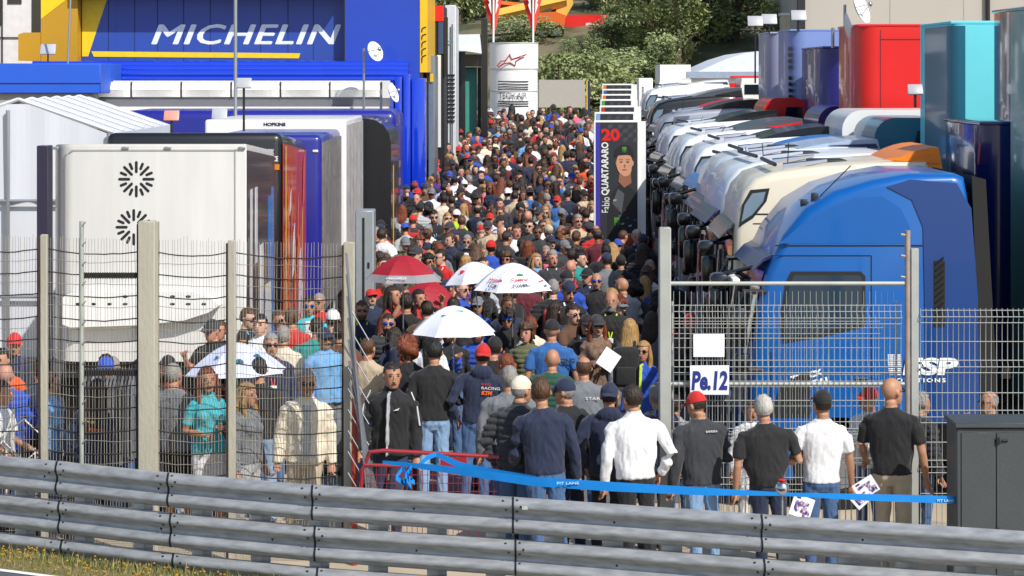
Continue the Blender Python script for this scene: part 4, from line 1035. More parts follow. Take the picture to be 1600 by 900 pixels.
PB = paint('azure_blue_paint', '0058a6', rough=.3)
PC = {'blue': PB, 'cream': paint('cream_paint', 'dcd3bd'), 'white': paint('cool_white_paint', 'dfe3e8'), 'ice': paint('ice_blue_paint', 'a9bbd2'), 'silver': paint('silver_paint', 'a9afb8', metal=.5),
      'red': M_RED, 'black': M_BLACK, 'navy': paint('navy_paint', '16245e'), 'grey': paint('slate_paint', '4d545e')}
PC['lblue'] = paint('mid_blue_paint', '1878c8')
CABS = [  # kind, paint, visor, accent, wing, words
    (0, 'blue', 'navy', None, None, 'azure blue truck cab nearest the gate with white lettering on its side'),
    (1, 'cream', 'grey', mat('orange_inside', 'f08010', rough=.5), (mat('orange_deflector', 'ee8412', rough=.45), .16), 'cream truck cab with an orange roof deflector, second from the gate'),
    (1, 'white', 'navy', None, None, 'white truck cab beside the cream one, third from the gate'),
    (1, 'white', 'navy', PC['navy'], (PC['ice'], .1), 'white truck cab with a pale blue roof wing, fourth from the gate'),
    (2, 'white', 'lblue', PC['lblue'], (PC['lblue'], .2), 'white truck cab with a blue roof wing, fifth from the gate'),
    (1, 'white', 'black', M_BLACK, (PC['black'], .16), 'white truck cab with a black roof deflector, sixth from the gate'),
    (2, 'red', 'black', M_BLACK, (M_WHITE, .22), 'red truck cab with a white roof deflector, seventh from the gate'),
    (1, 'white', 'black', M_RED, (PC['grey'], .18), 'white truck cab with a slate grey deflector, eighth from the gate'),
    (2, 'ice', 'silver', M_BLACK, (M_WHITE, .25), 'pale blue truck cab with a white roof deflector, ninth from the gate'),
    (1, 'white', 'black', None, (PC['black'], .2), 'white truck cab with a black roof wing, tenth from the gate'),
    (2, 'red', 'red', M_RED, (M_RED, .2), 'all red truck cab far down the row, eleventh from the gate'),
    (1, 'silver', 'grey', None, (PC['black'], .2), 'silver truck cab with black wing, twelfth from the gate'),
    (2, 'white', 'grey', M_RED, (M_RED, .22), 'white truck cab with a red roof wing, thirteenth from the gate'),
    (1, 'black', 'grey', None, (PC['grey'], .2), 'black truck cab, third from the far end of the row'),
    (2, 'silver', 'black', None, (PC['silver'], .15), 'silver grey truck cab, second from the far end'),
    (1, 'white', 'navy', PC['navy'], (M_WHITE, .1), 'farthest truck cab in the row, white with a navy mark'),
]
for i, (kd, pc, vc, acc, wg, lab) in enumerate(CABS):
    D = 25.6 + i * 2.86; x = 2.585 + (D - 25.6) * .028
    t = make_cab(kd, PC[pc], PC[vc], lab, 'truck cabs parked side by side', (x, D, gz(D)), acc, wg, near=(i == 0))
    t.scale = (1, 1, 1 if kd == 0 else 1.06 if kd == 1 else 1.12); t.rotation_euler = (0, 0, R([0, -1.5, 1, 0, 2][i % 5]))
    if i == 0:
        Mw = mat('white_vinyl', 'e3e8ee', rough=.4); k = D / F
        def lx(px): return PX(px, D) - x
        st_ = MB()
        for q in range(11): st_.box(lx(1386 + (10 - q) * .3), lx(1408), -.006, -.001, PZ(586, D) + q * .021, PZ(586, D) + q * .021 + .012)
        st_.build('stripe_mark', Mw, t)
        text('lettering', 'ESP', Mw, lx(1497) - lx(1410), .19, (lx(1410), -.02, PZ(586, D)), parent=t, bold=.05, shear=.1)
        text('lettering', 'SOLUTIONS', Mw, lx(1477) - lx(1392), .045, (lx(1392), -.02, PZ(597, D)), parent=t, bold=.03, space=1.4)
        c15, s15 = cos(R(14)), sin(R(14))
        text('lettering', 'TRUCK', Mw, .36, .07, (lx(1236), -.006, PZ(598, D)), ux=(c15, 0, s15), uy=(-s15, 0, c15), parent=t, bold=.05)
        text('lettering', 'RENTAL', Mw, .42, .07, (lx(1240), -.006, PZ(612, D)), ux=(c15, 0, s15), uy=(-s15, 0, c15), parent=t, bold=.05)
        MB().prism([(1.885, .96), (2.45, .96), (2.43, 2.3), (2.36, 3.25), (2.2, 3.52), (1.7, 3.56), (1.45, 3.48), (1.72, 3.34), (1.84, 3.05)], -.012, .03).build('side_fairing', paint('deep_blue_fairing', '003a7c', coat=.8, rough=.22), t)
        vn = MB(); vn.box(lx(1459), lx(1476), -.022, -.013, PZ(510, D), PZ(407, D))
        for q in range(9): z = PZ(495 - q * 10, D); vn.add(([(lx(1461), -.024, z), (lx(1474), -.024, z + .07), (lx(1474), -.04, z + .1), (lx(1461), -.04, z + .03)], [(0, 1, 2, 3)]), 0)
        vn.build('air_vent', M_RUB, t, fix=False)
        MB().prism([(.2, 1.0), (.3, 1.33), (.55, 1.48), (.62, 1.48), (.62, 1.0)], -.01, -.003).build('step_recess', M_DARK, t)
        MB().box(-.2, -.12, .1, .9, 2.42, 2.48, bev=.01).build('visor_badge', M_OFFW, t)
        MB().prism([(.3, 2.87), (1.72, 2.87), (1.7, 3.05), (1.6, 3.25), (1.4, 3.38), (1.1, 3.36), (.8, 3.24), (.5, 3.05)], -.003, .02).build('roof_side_panel', PB, t)

# ================================================================== RACE TRAILERS BEHIND THE CABS
M_SLAT = mat('slatted_steel', 'b0b4b8', rough=.3, metal=.8)
def trailer_long(name, label, px_nose, D, ytop, m_side, m_nose, length=9, bev=.35, ybot=None, ledge=None):
    x = PX(px_nose, D + 2.4 - bev); z1 = PZ(ytop, D)
    t = thing(name, (x, D, 0), label, 'trailer', 'race trailers behind the truck cabs')
    mb = MB()
    mb.box(0, length, 0, 2.5, .9, z1, bev=bev, seg=5, only='z'); mb.build('body', m_side, t)
    if m_nose is not None:
        P = []
        n = 8
        for k in range(n + 1):
            a = pi / 2 * k / n; P.append((bev - bev * cos(a), bev - bev * sin(a)))
        nb = MB()
        pts = [(-.006, 1.9)] + [(x_ - .006 * cos(pi / 2 * i / n), y_ - .006) for i, (x_, y_) in enumerate(P)] + [(bev + .02, -.006)]
        for (a, b), (c, d) in zip(pts[:-1], pts[1:]): nb.quad((a, b, 1.0), (c, d, 1.0), (c, d, z1 - .02), (a, b, z1 - .02))
        nb.build('nose', m_nose, t, fix=False)
    MB().box(.02, length - .02, .02, 2.48, z1 + .002, z1 + .05, bev=.02, seg=2).build('roof', m_side, t)
    MB().box(.6, length - .2, .3, 2.2, .55, .88).build('chassis', M_DARK, t)
    for xw in (5.6, 6.8, 8.0):
        wh = MB(); wh.tube([(xw, .02, .5), (xw, .32, .5)], .48, seg=20); wh.tube([(xw, 0, .5), (xw, .02, .5)], .25, seg=14, m=1); build_wheel(wh, t)
    MB().box(1.6, 1.7, .4, .6, .0, .55).build('landing_leg', M_ALU, t)
    return t
M_TEAL = paint('dark_teal_shade', '15627c'); M_CYAN = paint('lit_cyan_paint', '6bd6e0', coat=.1, rough=.6)  # dark teal colours in the nose's shade, pale cyan the sunlit side
t = trailer_long('race_trailer', 'tall cyan race trailer with a rounded nose shaded dark teal', 1440, 32.6, 38, M_CYAN, M_TEAL, bev=.2)
MB().box(.72, 1.3, -.012, -.002, 4.43, 5.1).build('teal_square', paint('bright_teal', '18a5a8'), t); MB().box(.93, 1.4, -.018, -.013, 3.8, 4.88).build('dark_square', M_DARK, t)
t = trailer_long('race_trailer', 'big red race trailer with a white curved patch', 1312, 41, 42, M_RED, None, bev=.38)
MB().prism([(1.02, 3.7), (1.18, 4.3), (1.32, 4.55), (1.55, 4.7), (3, 4.7), (3, 3.7)], -.008, -.001).build('white_patch', M_WHITE, t)
MB().box(.42, .43, -.006, -.001, 1, 5.45).box(.43, 3, -.006, -.001, 5.28, 5.295).build('seam', M_DARK, t)
t = trailer_long('race_trailer', 'dark violet blue race trailer beside the red one', 1264, 47.5, 76, paint('violet_navy_paint', '1d1c74'), None, bev=.4)
trailer_long('race_trailer', 'narrow dark blue trailer nose between lilac and violet trailers', 1254, 50.5, 77, paint('violet_navy_paint', '1d1c74'), None, bev=.35)
t = trailer_long('race_trailer', 'pale lilac blue race trailer with a column of dark letters', 1217, 53.5, 49, paint('lilac_paint', '7d92cc', coat=.2), None, bev=.4)
sq = MB()
for q in range(9): sq.box(.0, .06, -.012, .2, 4.0 + q * .14 + (.1 if q > 4 else 0), 4.08 + q * .14 + (.1 if q > 4 else 0))
sq.build('dark_mark', M_DARK, t)
trailer_long('race_trailer', 'pale grey lilac race trailer farthest along the row', 1186, 57, 53, paint('grey_lilac_paint', 'a2a6c0', coat=.2), None, bev=.4)
t = trailer_long('race_trailer', 'yellow green topped trailer box behind the violet one', 1266, 56.9, 50, paint('acid_yellow', 'c8e01a', coat=.1, rough=.5), None, bev=.05)
MB().box(.15, .8, -.01, -.002, 5.0, 5.45).build('grey_frame', M_ALU, t)
t = trailer_long('race_trailer', 'navy blue trailer with a chrome slatted nose edge', 1556, 28.6, 14, paint('deep_navy_chrome', '1b2f7c', coat=1, rough=.15), None, length=5, bev=.3)
sl = MB()
for q in range(46): sl.box(.02, .14, -.02 if q % 2 else -.012, -.002, 1.2 + q * .058, 1.2 + q * .058 + .03)
sl.build('slat', M_SLAT, t)
t = trailer_long('race_trailer', 'pale teal and grey trailer at the right edge of the view', 1582, 25.9, 10, paint('grey_teal', '6fa7a8'), None, length=4, bev=.12)
MB().box(-.01, 1, -.012, -.002, 1.2, 3.5, m=0).build('lower_panel', paint('cool_grey', '8f969f'), t); MB().box(.02, 1, -.018, -.013, 3.56, 3.88).build('green_band', paint('sea_green', '2f8b86'), t)
for q in range(4): MB().box(.0, 1, -.024, -.019, 1.7 + q * .24, 1.78 + q * .24).build('dark_slot', M_DARK, t)
t = trailer_long('race_trailer', 'dark blue trailer directly behind the azure truck cab', 1480, 29.6, 196, paint('ink_blue_paint', '16256e', coat=1, rough=.2), None, length=6, bev=.3)
MB().prism([(.62, 2.9), (.78, 2.95), (.84, 2.4), (.74, 2.1), (.7, 2.5)], -.008, -.001).build('white_mark', M_WHITE, t)
t = trailer_long('race_trailer', 'low white trailer roof between the cabs and the cyan trailer', 1478, 31.9 - 2.2 + 5.3, 168 + 28, M_WHITE, None, length=2.5, bev=.3) if False else None
# caravans / small vans seen between cabs and trailers
def van(label, px, D, w, ytop, m, wm):
    t = thing('motorhome', (PX(px, D), D, 0), label, 'motorhome', 'motorhomes behind the truck cabs'); z = PZ(ytop, D)
    MB().box(0, w, 0, 2.2, 1.2, z, bev=.32, seg=6, only='y').build('body', m, t)
    MB().prism([(w * .45, z - .55), (w * .5, z - .2), (w * .85, z - .2), (w * .85, z - .9), (w * .45, z - .9)], -.02, -.003).build('window', wm, t)
    MB().box(.1, w - .1, .2, 2.0, .4, 1.19).build('chassis', M_DARK, t)
    for xw in (.6, w - .6):
        wh = MB(); wh.tube([(xw, .0, .35), (xw, .25, .35)], .34, seg=16); wh.build('wheel', M_RUB, t)
van('white motorhome with rounded front below the red trailer', 1316, 38.4, 2.2, 172, M_WHITE, M_TEAL)
van('teal and white motorhome below the cyan trailer edge', 1366, 37.0 - 1.0, 1.3, 184, paint('teal_van', '2c6f86'), M_GLASS)
van('small red van between the cabs and the lilac trailer', 1193, 52.2, 1.0, 153, M_RED, M_GLASS)
van('blue motorhome below the violet trailer', 1278, 44.6, 1.3, 166, paint('violet_navy_paint', '1d1c74'), M_GLASS)
def rowvan(label, x0, x1, y, D, m): 
    t = thing('support_van', (PX(x0, D), D, gz(D)), label, 'van', 'support vans at the far end'); w = PX(x1, D) - PX(x0, D); z = PZ(y, D) - gz(D)
    MB().prism([(0, .4), (0, z * .55), (w * .12, z * .9), (w * .2, z), (w, z), (w, .4)], 0, 2).build('body', m, t)
    MB().box(w * .3, w * .9, -.02, -.002, z - .5, z - .2).build('window', M_GLASS, t)
    for xw in (.4, w - .4): MB().tube([(xw, 0, .35), (xw, .2, .35)], .34, seg=12).build('wheel', M_RUB, t)
for a in (('white support van at the far end of the cab row', 1020, 1080, 124, 75, M_WHITE), ('orange roofed support van at the far end', 1082, 1120, 128, 74.5, mat('orange_van', 'd87820')),
          ('red support van at the far end', 1122, 1150, 130, 74, M_RED), ('white support van nearest the grey pole', 1152, 1190, 122, 73.5, M_WHITE)): rowvan(*a)

# arched white tent and the grey building
t = thing('arched_tent', (PX(1110, 82), 82, 0), 'white arched roof tent rising behind the far truck cabs', 'tent'); k = 82 / F
pf = [(-32, 123), (-20, 112), (0, 103), (25, 92), (55, 83), (85, 79), (110, 78)]
MB().prism([(a * k, PZ(b, 82)) for a, b in pf] + [(110 * k, 0), (-32 * k, 0)], 0, 8).build('roof', mat('white_pvc_roof', 'd4dae2', rough=.5), t)
MB().box(-38 * k, 100 * k, -.3, -.01, PZ(122, 82), PZ(112, 82)).build('grey_edge', mat('blue_grey_edge', '8d9bb0'), t)
MB().box(30 * k, 100 * k, -.32, -.302, PZ(121, 82), PZ(118.5, 82)).build('red_line', M_RED, t)
MB().box(-78 * k, -30 * k, .2, 3, 0, PZ(101, 82)).build('side_cabin', M_OFFW, t)
t = thing('grey_building', (PX(1430, 92), 92, 0), 'large plain pale grey building filling the upper right corner', 'building'); k = 92 / F
MB().box(-177 * k, 260 * k, 0, 10, 0, 11).build('wall', mat('pale_grey_render', 'a9a49c', rough=.9, var=.08, vs=.3), t)
MB().box(-173 * k - .3, -173 * k, -.25, -.01, 0, 11).build('drain_pipe', M_DARK, t); MB().tube([(113 * k, -.12, 3), (112 * k, -.12, 11)], .09, seg=8).build('drain_pipe', M_DARK, t)
for q in (-40, 75): MB().box(q * k, q * k + .03, -.006, -.001, 0, 11).build('joint', mat('grey_joint', '8e8a84'), t)
t = thing('small_hut', (PX(1238, 96), 96, 0), 'small cream hut left of the grey building', 'hut')
MB().box(-.4, .3, 0, 1, 0, PZ(24, 96)).build('wall', mat('cream_render', 'c8bfa8', rough=.8), t); MB().box(-.45, .35, -.05, 1.05, PZ(24, 96) + .002, PZ(22, 96) + .05).build('roof', M_OFFW, t)
# ================================================================== PEOPLE
SK = [mat('skin_light', 'c79b84', rough=.55, var=.06), mat('skin_tan', 'ad7d62', rough=.55, var=.06), mat('skin_rosy', 'bd8672', rough=.55, var=.06), mat('skin_brown', '80563f', rough=.55, var=.06)]
HAIR = {'black': mat('black_hair', '17130f', rough=.5, var=.5, vs=60, bump=.9, bs=90, stretch=(1, 1, .12)), 'dark brown': mat('dark_brown_hair', '2e1f15', rough=.5, var=.5, vs=60, bump=.9, bs=90, stretch=(1, 1, .12)),
        'brown': mat('brown_hair', '543822', rough=.5, var=.5, vs=60, bump=.9, bs=90, stretch=(1, 1, .12)), 'blond': mat('blond_hair', 'b08a54', rough=.5, var=.5, vs=60, bump=.9, bs=90, stretch=(1, 1, .12)),
        'grey': mat('grey_hair', '8b8782', rough=.7, var=.3, vs=30, bump=.6, bs=60), 'white': mat('white_hair', 'b5b1aa', rough=.7, var=.3, vs=60, bump=.5, bs=90, stretch=(1, 1, .12)),
        'auburn': mat('auburn_hair', '7a3a1c', rough=.5, var=.5, vs=60, bump=.9, bs=90, stretch=(1, 1, .12))}
CL = {}
for n, c in {'black': '18181b', 'charcoal': '2f3136', 'navy': '1b2540', 'grey': '6e7278', 'light grey': 'a9acb0', 'white': 'dedee0', 'royal blue': '1f49ad', 'sky blue': '6aa0cf', 'red': 'bb1c1c', 'maroon': '5e1a26',
             'beige': 'b9a78c', 'cream': 'd8cdb8', 'olive': '5d5f40', 'dark green': '1c4a38', 'green': '1f9a5a', 'teal': '1c8a86', 'orange': 'd8551a', 'yellow green': 'b6d81e', 'pink': 'd2607c', 'brown': '5a3d2b',
             'purple': '4b2f7a', 'tan': '9c7f5e', 'turquoise': '35b3c0', 'mid blue': '2a5f9e'}.items(): CL[n] = cloth(n.replace(' ', '_') + '_cloth', c)
JE = {'blue jeans': cloth('blue_denim', '42608a', vs=5), 'light jeans': cloth('light_denim', '7d9cc0', vs=5), 'dark jeans': cloth('dark_denim', '232f4a', vs=5), 'black trousers': CL['black'], 'beige trousers': cloth('beige_chinos', 'b5a58c'),
      'grey trousers': CL['grey'], 'navy trousers': CL['navy'], 'white shorts': CL['white'], 'black shorts': CL['black'], 'beige shorts': CL['beige']}
SHOE = [mat('black_shoe', '151516', rough=.5), mat('white_shoe', 'd4d4d2', rough=.5), mat('brown_shoe', '4a3222', rough=.6), mat('grey_shoe', '6a6d70', rough=.6)]
M_EYE = mat('eye_shade', '3a2921', rough=.4); M_LIP = mat('lips', '8c4a40', rough=.5); M_SUN = mat('sunglass_black', '0a0b0d', rough=.1, coat=1, var=0); M_MIRR = mat('mirrored_blue_lens', '1c52c0', rough=.08, metal=.8, var=0)
HC = Vector((0, -.012, 1.622))
ARM = {   # (elbow, wrist) offsets for the right side s=+1 (x mirrored for the left)
    'down': ((.055, .02, -.28), (.02, -.07, -.25)), 'swing_f': ((.05, -.06, -.27), (.0, -.16, -.19)), 'swing_b': ((.06, .1, -.26), (.02, .04, -.25)),
    'chest': ((.06, -.02, -.28), (-.14, -.23, .07)), 'belly': ((.08, .02, -.27), (-.16, -.2, -.02)), 'pocket': ((.12, .06, -.25), (-.09, -.12, -.2)), 'phone': ((.07, -.14, -.22), (-.08, -.19, .17)),
    'face': ((.06, -.16, -.21), (-.12, -.08, .24)), 'up': ((.1, -.16, -.05), (-.06, -.12, .26)), 'behind': ((.09, .1, -.25), (-.17, .08, -.16)), 'hold': ((.05, -.05, -.28), (.02, -.2, -.12)), 'hang': ((.06, .0, -.28), (.03, -.05, -.26))}
def hand(mb, w, d, s, curl, m=0, sc=1.0):
    """palm, four fingers and a thumb growing from the wrist w along d"""
    d = d.normalized(); side = Vector((0, -1, 0)) if abs(d.z) > .6 else Vector((0, 0, 1))
    nrm = d.cross(side).normalized() * s; side = nrm.cross(d).normalized() * s
    a = w; b = w + d * .085 * sc
    mb.add(g_tube([a - d * .02, a + d * .02, a + d * .05, b], [.024, .034 * sc, .04 * sc, .036 * sc], seg=8, ell=.5), m)
    for i, (off, L) in enumerate(((-.028, .07), (-.01, .08), (.009, .075), (.027, .06))):
        p0 = b + side * off * sc - d * .008; d1 = (d - nrm * curl * .5).normalized(); p1 = p0 + d1 * L * .5 * sc; d2 = (d - nrm * curl * 1.5).normalized(); p2 = p1 + d2 * L * .5 * sc
        mb.add(g_tube([p0, p1, p2], [.0095, .009, .007], seg=6), m)
    t0 = a + d * .03 - side * .03; t1 = t0 + (d * .5 - side * .7 - nrm * .2).normalized() * .035; t2 = t1 + (d * .9 - side * .2 - nrm * .4 * curl).normalized() * .03
    mb.add(g_tube([t0, t1, t2], [.012, .0105, .008], seg=6), m)
BODIES = {}
def body_mesh(fem=False, top='long', bottom='trousers', L='down', Rr='down', walk=.0, belly=0., broad=1., yaw=0, nod=0, vox=.0135, hood=False, stripe=False, collar=None, open_front=False, beard=False, vest=False):
    key = (fem, top, bottom, L, Rr, walk, belly, broad, yaw, nod, vox, hood, stripe, collar, open_front, beard, vest)
    if key in BODIES: return BODIES[key]
    mb = MB(); B = broad * (.9 if fem else 1)
    thick = {'tee': .004, 'long': .01, 'jacket': .022, 'puffer': .034, 'dress': .0}[top]
    # slots 0 skin 1 top 2 bottom 3 shoe 4 accent 5 dark 6 lips
    hw = .168 if fem else .162
    # legs
    for s in (-1, 1):
        st = walk * s
        hip = Vector((s * .085, 0, .88)); kn = Vector((s * .095, -.05 * abs(st) * 3 - st * .16, .49)); an = Vector((s * .1, -st * .26 + .02, .085))
        bare = bottom in ('shorts', 'skirt')
        if not bare:
            mb.tube([tuple(hip + Vector((0, 0, .04))), tuple(hip - Vector((0, 0, .08))), tuple(kn), tuple((kn + an) / 2 + Vector((0, .012, 0))), tuple(an), tuple(an - Vector((0, 0, .03)))], [.092, .09, .064, .062, .055, .058], seg=12, m=2)
        else:
            mb.tube([tuple(hip), tuple(kn), tuple((kn + an) / 2 + Vector((0, .015, .04))), tuple(an)], [.07, .048, .05, .032], seg=12, m=0)
            kk = hip + (kn - hip) * (.85 if bottom == 'shorts' else .45)
            mb.tube([tuple(hip + Vector((0, 0, .04))), tuple(hip + (kn - hip) * .4), tuple(kk)], [.095, .09, .08 if bottom == 'shorts' else .1], seg=12, m=2)
        lift = .03 if st < -.1 else 0
        mb.add(g_rings([(an.x, an.y - .06, .0 + lift, .044, .13), (an.x, an.y - .06, .04 + lift, .046, .135), (an.x, an.y - .035, .075 + lift, .038, .09), (an.x, an.y + .01, .12 + lift, .036, .045)], seg=12, n=2.4), 3)
    # hips and torso
    mb.add(g_rings([(0, .0, .80, .12, .09), (0, .005, .86, hw, .115), (0, .005, .95, hw, .118), (0, 0, 1.04, .145, .105)], n=2.3), 2)
    hem = {'tee': .90, 'long': .91, 'jacket': .86, 'puffer': .85, 'dress': .70}[top]; t = thick
    wd = .15 if fem else .16; ch = .165 if fem else .182
    b = belly
    rings = [(0, -.0 - b * .3, hem, (hw + .012 + t) * (1.12 if top == 'dress' else 1), .124 + t + b * .5), (0, -b * .6, hem + .07, (hw + .004 + t), .12 + t + b), (0, -b * .7, 1.08, wd * B + t + b * .5, .108 + t + b), (0, -b * .3, 1.2, (wd + .01) * B + t, .11 + t + b * .5),
             (0, -.005, 1.30, ch * B + t, .118 + t), (0, .0, 1.38, (ch + .004) * B + t, .105 + t), (0, .004, 1.425, .145 * B + t * .8, .085 + t * .8), (0, .01, 1.455, .1 + t * .4, .072 + t * .4), (0, .01, 1.485, .07 + t * .4, .062 + t * .4)]
    mb.add(g_rings(rings, n=2.35, seg=20), 1)
    if fem:
        for s in (-1, 1): mb.ell((s * .07, -.085 - t * .5, 1.27), (.068, .06, .068), m=1)
    if open_front:
        mb.add(g_rings([(0, -.1 - t * .7, hem + .02, .05, .04), (0, -.1 - t * .7, 1.2, .055, .045), (0, -.075 - t * .7, 1.42, .05, .045)], n=2), 4)
    if vest: pass
    if stripe: mb.box(-.007, .007, -.2, -.06, hem, 1.47, m=4)
    if collar: mb.add(g_rings([(0, .008, 1.45, .075, .072), (0, .002, 1.515, .068, .07)], seg=14), 1 if collar == 'own' else 4)
    if hood: mb.ell((0, .09, 1.46), (.12, .06, .08), m=1)
    # neck and head
    nk = HC + Vector((0, .03, -.11))
    mb.tube([(0, .015, 1.44), (0, .012, 1.5), tuple(nk + Vector((0, -.005, .03)))], [.062 if not fem else .052, .054 if not fem else .046, .055], seg=14, m=0)
    HM = Matrix.Translation(HC + Vector((0, .02, -.09))) @ Matrix.Rotation(R(yaw), 4, 'Z') @ Matrix.Rotation(R(nod), 4, 'X') @ Matrix.Translation(Vector((0, -.02, .09))) @ Matrix.Diagonal((1.1, 1.07, 1.04, 1))
    mb.ell((0, .005, .02), (.074, .094, .098), M=HM, m=0, seg=18, rings=12)
    mb.add(g_rings([(0, -.05, -.118, .026, .026), (0, -.045, -.105, .042, .042), (0, -.03, -.07, .058, .062), (0, -.018, -.02, .068, .076), (0, -.01, .03, .07, .082)], n=2.2), 0, M=HM)
    if beard: mb.add(g_rings([(0, -.055, -.128, .03, .03), (0, -.05, -.105, .05, .046), (0, -.03, -.07, .064, .067), (0, -.015, -.035, .069, .07)], n=2.2), 5, M=HM)
    for s in (-1, 1): mb.ell((s * .077, .008, -.01), (.011, .02, .03), M=HM, m=0, seg=8, rings=6)
    # arms
    hands = []
    for s, pose in ((-1, L), (1, Rr)):
        e, w = ARM[pose]; S = Vector((s * (ch + .008) * B, .004, 1.375)); E = S + Vector((s * e[0], e[1], e[2])); W = E + Vector((s * w[0], w[1], w[2]))
        tt = t * .9
        r0 = .056 * (1 if not fem else .86)
        if top in ('tee', 'dress') or vest:
            if top != 'dress':
                q = S + (E - S) * (.72 if not vest else .3); mb.tube([tuple(S + Vector((-s * .03, 0, .01))), tuple(S + (E - S) * .25), tuple(q)], [r0 + .004, r0 + .008, r0 + .006], seg=12, m=1 if not vest else 4)
            a_m = 0 if not vest else 4
            mb.tube([tuple(S + (E - S) * (.5 if not vest and top != 'dress' else 0)), tuple(E), tuple(E + (W - E) * .3), tuple(W)], [.042, .038, .039, .026] if not vest else [.055, .048, .045, .036], seg=12, m=a_m)
        else:
            mb.tube([tuple(S + Vector((-s * .04, 0, .012))), tuple(S + (E - S) * .15), tuple(S + (E - S) * .6), tuple(E), tuple(E + (W - E) * .4), tuple(W)], [r0 + tt * .7, r0 - .002 + tt, .05 + tt, .046 + tt, .044 + tt, .035 + tt * .8], seg=12, m=1)
        mb.ell(tuple(S + Vector((-s * .03, 0, -.005))), (r0 + tt - .002, r0 + tt - .004, .05 + tt), m=1 if top != 'dress' else 0)
        hands.append((W, W - E, s, .9 if pose in ('down', 'swing_f', 'swing_b') else 1.3 if pose in ('hold', 'hang', 'phone', 'chest', 'belly') else .7))
    src = mb.mesh('src', M_DARK)
    # voxel remesh into one skin
    o = bpy.data.objects.new('tmp', src); COL.objects.link(o)
    md = o.modifiers.new('r', 'REMESH'); md.mode = 'VOXEL'; md.voxel_size = vox
    ms = o.modifiers.new('s', 'SMOOTH'); ms.factor = .5; ms.iterations = 2 if vox > .012 else 3
    dg = bpy.context.evaluated_depsgraph_get(); me = bpy.data.meshes.new_from_object(o.evaluated_get(dg))
    bpy.data.objects.remove(o)
    bvh = BVHTree.FromPolygons([Vector(v) for v in mb.v], mb.f)
    mi = [0] * len(me.polygons)
    for i, p in enumerate(me.polygons):
        r = bvh.find_nearest(p.center); mi[i] = mb.m[r[2]] if r[2] is not None else 1
    isc = [False] * len(me.vertices)
    for i, p in enumerate(me.polygons):
        if mi[i] in (1, 2, 4):
            for v in p.vertices: isc[v] = True
    me.update()
    amp = .009 if top in ('jacket', 'long') else .0065
    nv = len(me.vertices); cos_ = [0.0] * (nv * 3); nos = [0.0] * (nv * 3)
    me.vertices.foreach_get('co', cos_); me.vertex_normals.foreach_get('vector', nos)
    NV = []
    for i in range(nv):
        c = Vector(cos_[i * 3:i * 3 + 3])
        if isc[i]:
            n = Vector(nos[i * 3:i * 3 + 3])
            d = noise.noise(Vector((c.x * 9, c.y * 9, c.z * 5))) * amp * 1.3 + noise.noise(Vector((c.x * 22 + 5, c.y * 22, c.z * 14 + abs(c.x) * 20))) * amp
            if top == 'puffer' and .86 < c.z < 1.46: d = abs(sin(c.z * pi / .062)) * .016 - .008 + d * .5
            c = c + n * d
        NV.append(tuple(c))
    # final mesh: skin + hands + face details
    fb = MB(); fb.v = NV; fb.f = [tuple(p.vertices) for p in me.polygons]; fb.m = mi
    bpy.data.meshes.remove(me); bpy.data.meshes.remove(src)
    for W, d, s, cu in hands: hand(fb, W, d, s, cu)
    fb.add(g_tube([(0, -.082, .02), (0, -.104, -.02), (0, -.116, -.036), (0, -.095, -.046)], [.008, .013, .018, .008], seg=8), 0, M=HM)
    for s in (-1, 1):
        fb.ell((s * .031, -.083, .005), (.014, .0105, .0065), M=HM, m=5, seg=8, rings=5)
        fb.ell((s * .032, -.088, .026), (.02, .007, .003), M=HM, m=5, seg=8, rings=4)
    fb.ell((0, -.094, -.069), (.024, .008, .006), M=HM, m=6, seg=8, rings=4)
    rm = fb.mesh('person', [SK[0], CL['black'], JE['blue jeans'], SHOE[0], CL['white'], M_EYE, M_LIP], fix=False, angle=70)
    BODIES[key] = (rm, HM, hands)
    return BODIES[key]

